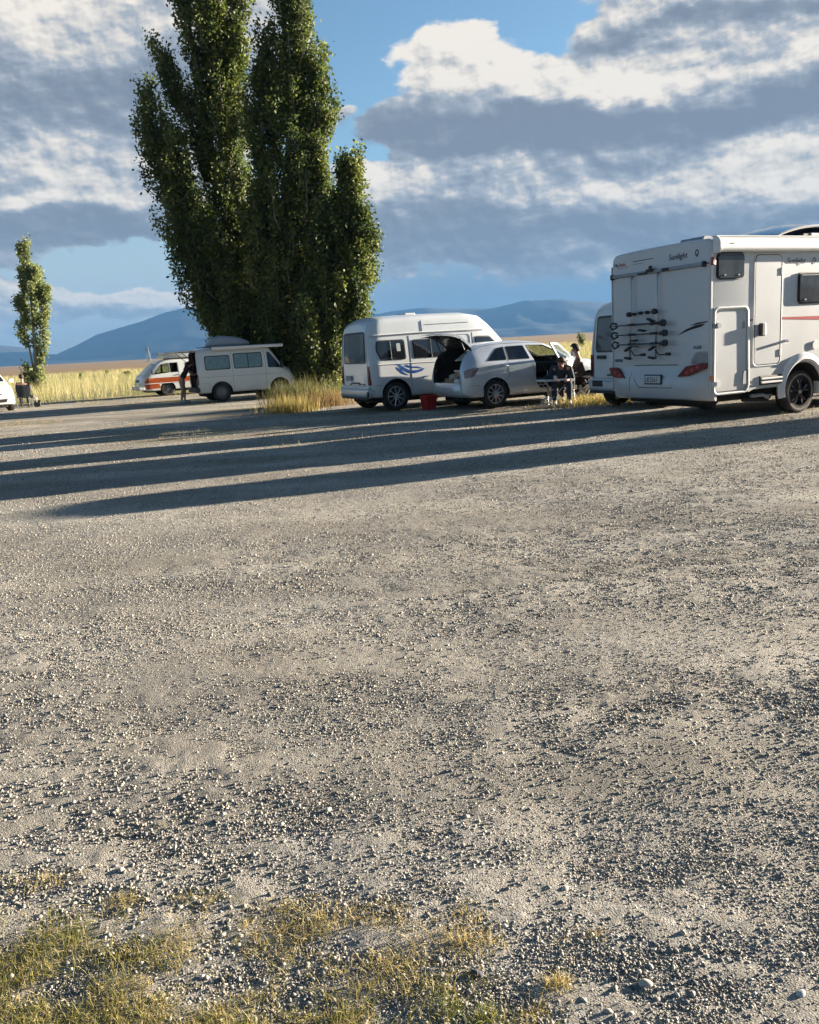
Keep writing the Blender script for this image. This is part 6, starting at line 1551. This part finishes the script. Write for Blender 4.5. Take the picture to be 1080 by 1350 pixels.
# --- folding chairs
def chair(label, loc, rz, seatm, h=.84, group='folding camp chairs'):
    r_ = thing('camp_chair', label, 'camp chair', loc, rz, group)
    bm = bmesh.new(); n = 6; rows = []
    for i in range(n+1):
        x = -.22+.46*i/n; rows.append([bm.verts.new((x, y, .43-.035*math.sin(PI*(y+.25)/.5)-.02*math.sin(PI*i/n))) for y in np.linspace(-.25, .25, 7)])
    for a, b in zip(rows, rows[1:]):
        for k in range(6): bm.faces.new((a[k], a[k+1], b[k+1], b[k]))
    bmesh.ops.solidify(bm, geom=bm.faces[:], thickness=.012); obj('seat', bm, seatm, r_, True)
    bm = bmesh.new(); rows = []
    for i in range(6):
        z = .42+(h-.42)*i/5; rows.append([bm.verts.new((-.23-.12*i/5-.03*math.sin(PI*(y+.25)/.5), y, z)) for y in np.linspace(-.25, .25, 7)])
    for a, b in zip(rows, rows[1:]):
        for k in range(6): bm.faces.new((a[k], a[k+1], b[k+1], b[k]))
    bmesh.ops.solidify(bm, geom=bm.faces[:], thickness=.012); obj('backrest', bm, seatm, r_, True)
    for s in (-1, 1):
        bm = bmesh.new(); tube(bm, [(-.24, s*.27, .01), (.24, s*.27, .44)], .011, 6); obj('leg', bm, CHROME, r_)
        bm = bmesh.new(); tube(bm, [(.26, s*.29, .01), (-.20, s*.28, .44), (-.36, s*.27, h+.02)], .011, 6); obj('leg', bm, CHROME, r_)
        bm = bmesh.new(); tube(bm, [(-.28, s*.30, .62), (.22, s*.30, .62)], .018, 8); tube(bm, [(.22, s*.29, .62), (.22, s*.28, .43)], .010, 6); obj('armrest', bm, BLK, r_)
    bm = bmesh.new(); tube(bm, [(-.24, -.27, .012), (-.24, .27, .012)], .009, 6); tube(bm, [(.26, -.29, .012), (.26, .29, .012)], .009, 6); obj('stretcher', bm, CHROME, r_)
    return r_
P2 = at(768, 529.5)
chair('black folding chair holding the dark haired person at the table', (P2.x, P2.y, 0), R(172), BLKC, .98)
person('dark haired person in brown clothes seated with their back towards the camper', (P2.x, P2.y, 0), R(172), seated(R(8), .43, .46), {'top': BRN, 'legs': MAROON, 'shoe': WSHOE}, HAIRM, 0, Vector((1, 0, -.15)), group=None)
P1 = at(733, 531.0); P1 = Vector((P1.x+.05, 18.45, 0))
chair('folding chair under the person bent over the table', (P1.x-.05, P1.y+.35, 0), R(-98), NAVY, .74)
J = seated(R(46), .43, .46, spread=.12)
person('brown haired person bent forward over the folding table', (P1.x-.05, P1.y+.35, 0), R(-98), J, {'top': NAVY, 'legs': NAVY, 'shoe': WSHOE}, HAIRB, 0, Vector((1, 0, -.9)))
# --- folding table
P3 = at(737, 535.0)
r_ = thing('folding_table', 'small white topped folding table between the two seated people', 'table', (P3.x-.10, P3.y+.02, 0), R(8))
bm = bmesh.new(); bx(bm, -.32, .32, -.24, .24, .550, .585, .006); obj('tabletop', bm, TRIMW, r_)
for s in (-1, 1):
    for a in (-1, 1): bm = bmesh.new(); tube(bm, [(-a*.28, s*.21, .55), (a*.28, s*.21, .01)], .010, 6); obj('leg', bm, CHROME, r_)
bm = bmesh.new(); tube(bm, [(-.28, -.21, .02), (-.28, .21, .02)], .008, 6); tube(bm, [(.28, -.21, .02), (.28, .21, .02)], .008, 6); obj('stretcher', bm, CHROME, r_)
def cup(label, x, y, mt, r=.035, h=.08, name='cup', cat='cup'):
    t = thing(name, label, cat, (P3.x-.10+x, P3.y+.02+y, .581), 0); bm = bmesh.new(); lathe(bm, [(r*.8, 0), (r, h), (r*.92, h), (r*.74, .006)], 16, 'z'); obj('shell', bm, mt, t, autos=40)
    bm = bmesh.new(); tube(bm, [(r*.9, 0, h*.8), (r*1.6, 0, h*.7), (r*1.6, 0, h*.35), (r*.85, 0, h*.22)], .005, 5); obj('handle', bm, mt, t)
cup('white cup on the folding table', .02, -.05, TRIMW); cup('dark pot on the folding table', -.14, .06, BLK, .06, .09, 'cooking_pot', 'pot')
p = at(722, 532)
for i, (dx, dy, c_, l_) in enumerate(((0, 0, WSHOE, 'pale shoes'), )): pass
heap('white_bag', 'crumpled white bag on the ground under the folding table', 'bag', (p.x, p.y+.05, 0), (.13, .10), .13, TRIMW, 4)
heap('dark_bag', 'small dark bag between the white bag and the table legs', 'bag', (p.x+.22, p.y+.25, 0), (.10, .10), .16, BLKC, 6)
# --- the man at the left, from behind
P4 = at(34, 537)
chair('low dark camp chair holding the person by the white car', (P4.x, P4.y, 0), R(114), NAVY, .90)
person('person in a dark maroon jacket seated on a camp chair facing the field', (P4.x, P4.y, 0), R(114), seated(R(6), .43, .46, 'lap'), {'top': MAROON, 'legs': NAVY, 'shoe': DSHOE}, HAIRM, 0, Vector((1, 0, 0)))
p = at(50, 536.5)
r_ = thing('gas_stove', 'small black box stove on the ground right of the person by the field', 'stove', (p.x, p.y, 0), .3)
bm = bmesh.new(); bx(bm, -.12, .12, -.14, .14, 0, .19, .012); obj('shell', bm, BLK, r_)
bm = bmesh.new(); bx(bm, -.12, .12, .13, .145, .19, .26, .004); obj('lid', bm, BLK, r_)
p = at(45, 536.8)
r_ = thing('camp_stool', 'little white camp stool with a kettle beside the black stove', 'stool', (p.x, p.y, 0), .2)
bm = bmesh.new(); bx(bm, -.15, .15, -.13, .13, .33, .35, .006); obj('seat', bm, TRIMW, r_)
for s in (-1, 1):
    for a in (-1, 1): bm = bmesh.new(); tube(bm, [(s*.13, -a*.11, .335), (s*.13, a*.11, .01)], .009, 6); obj('leg', bm, CHROME, r_)
r2 = thing('kettle', 'black kettle on the little white camp stool', 'kettle', (p.x, p.y, .351), .2)
bm = bmesh.new(); lathe(bm, [(.07, 0), (.085, .05), (.07, .12), (.03, .14)], 16, 'z'); obj('shell', bm, BLK, r2, autos=50)
bm = bmesh.new(); tube(bm, [(.06*math.cos(a), 0, .13+.06*math.sin(a)) for a in np.linspace(0, PI, 8)], .006, 5); obj('handle', bm, BLK, r2)
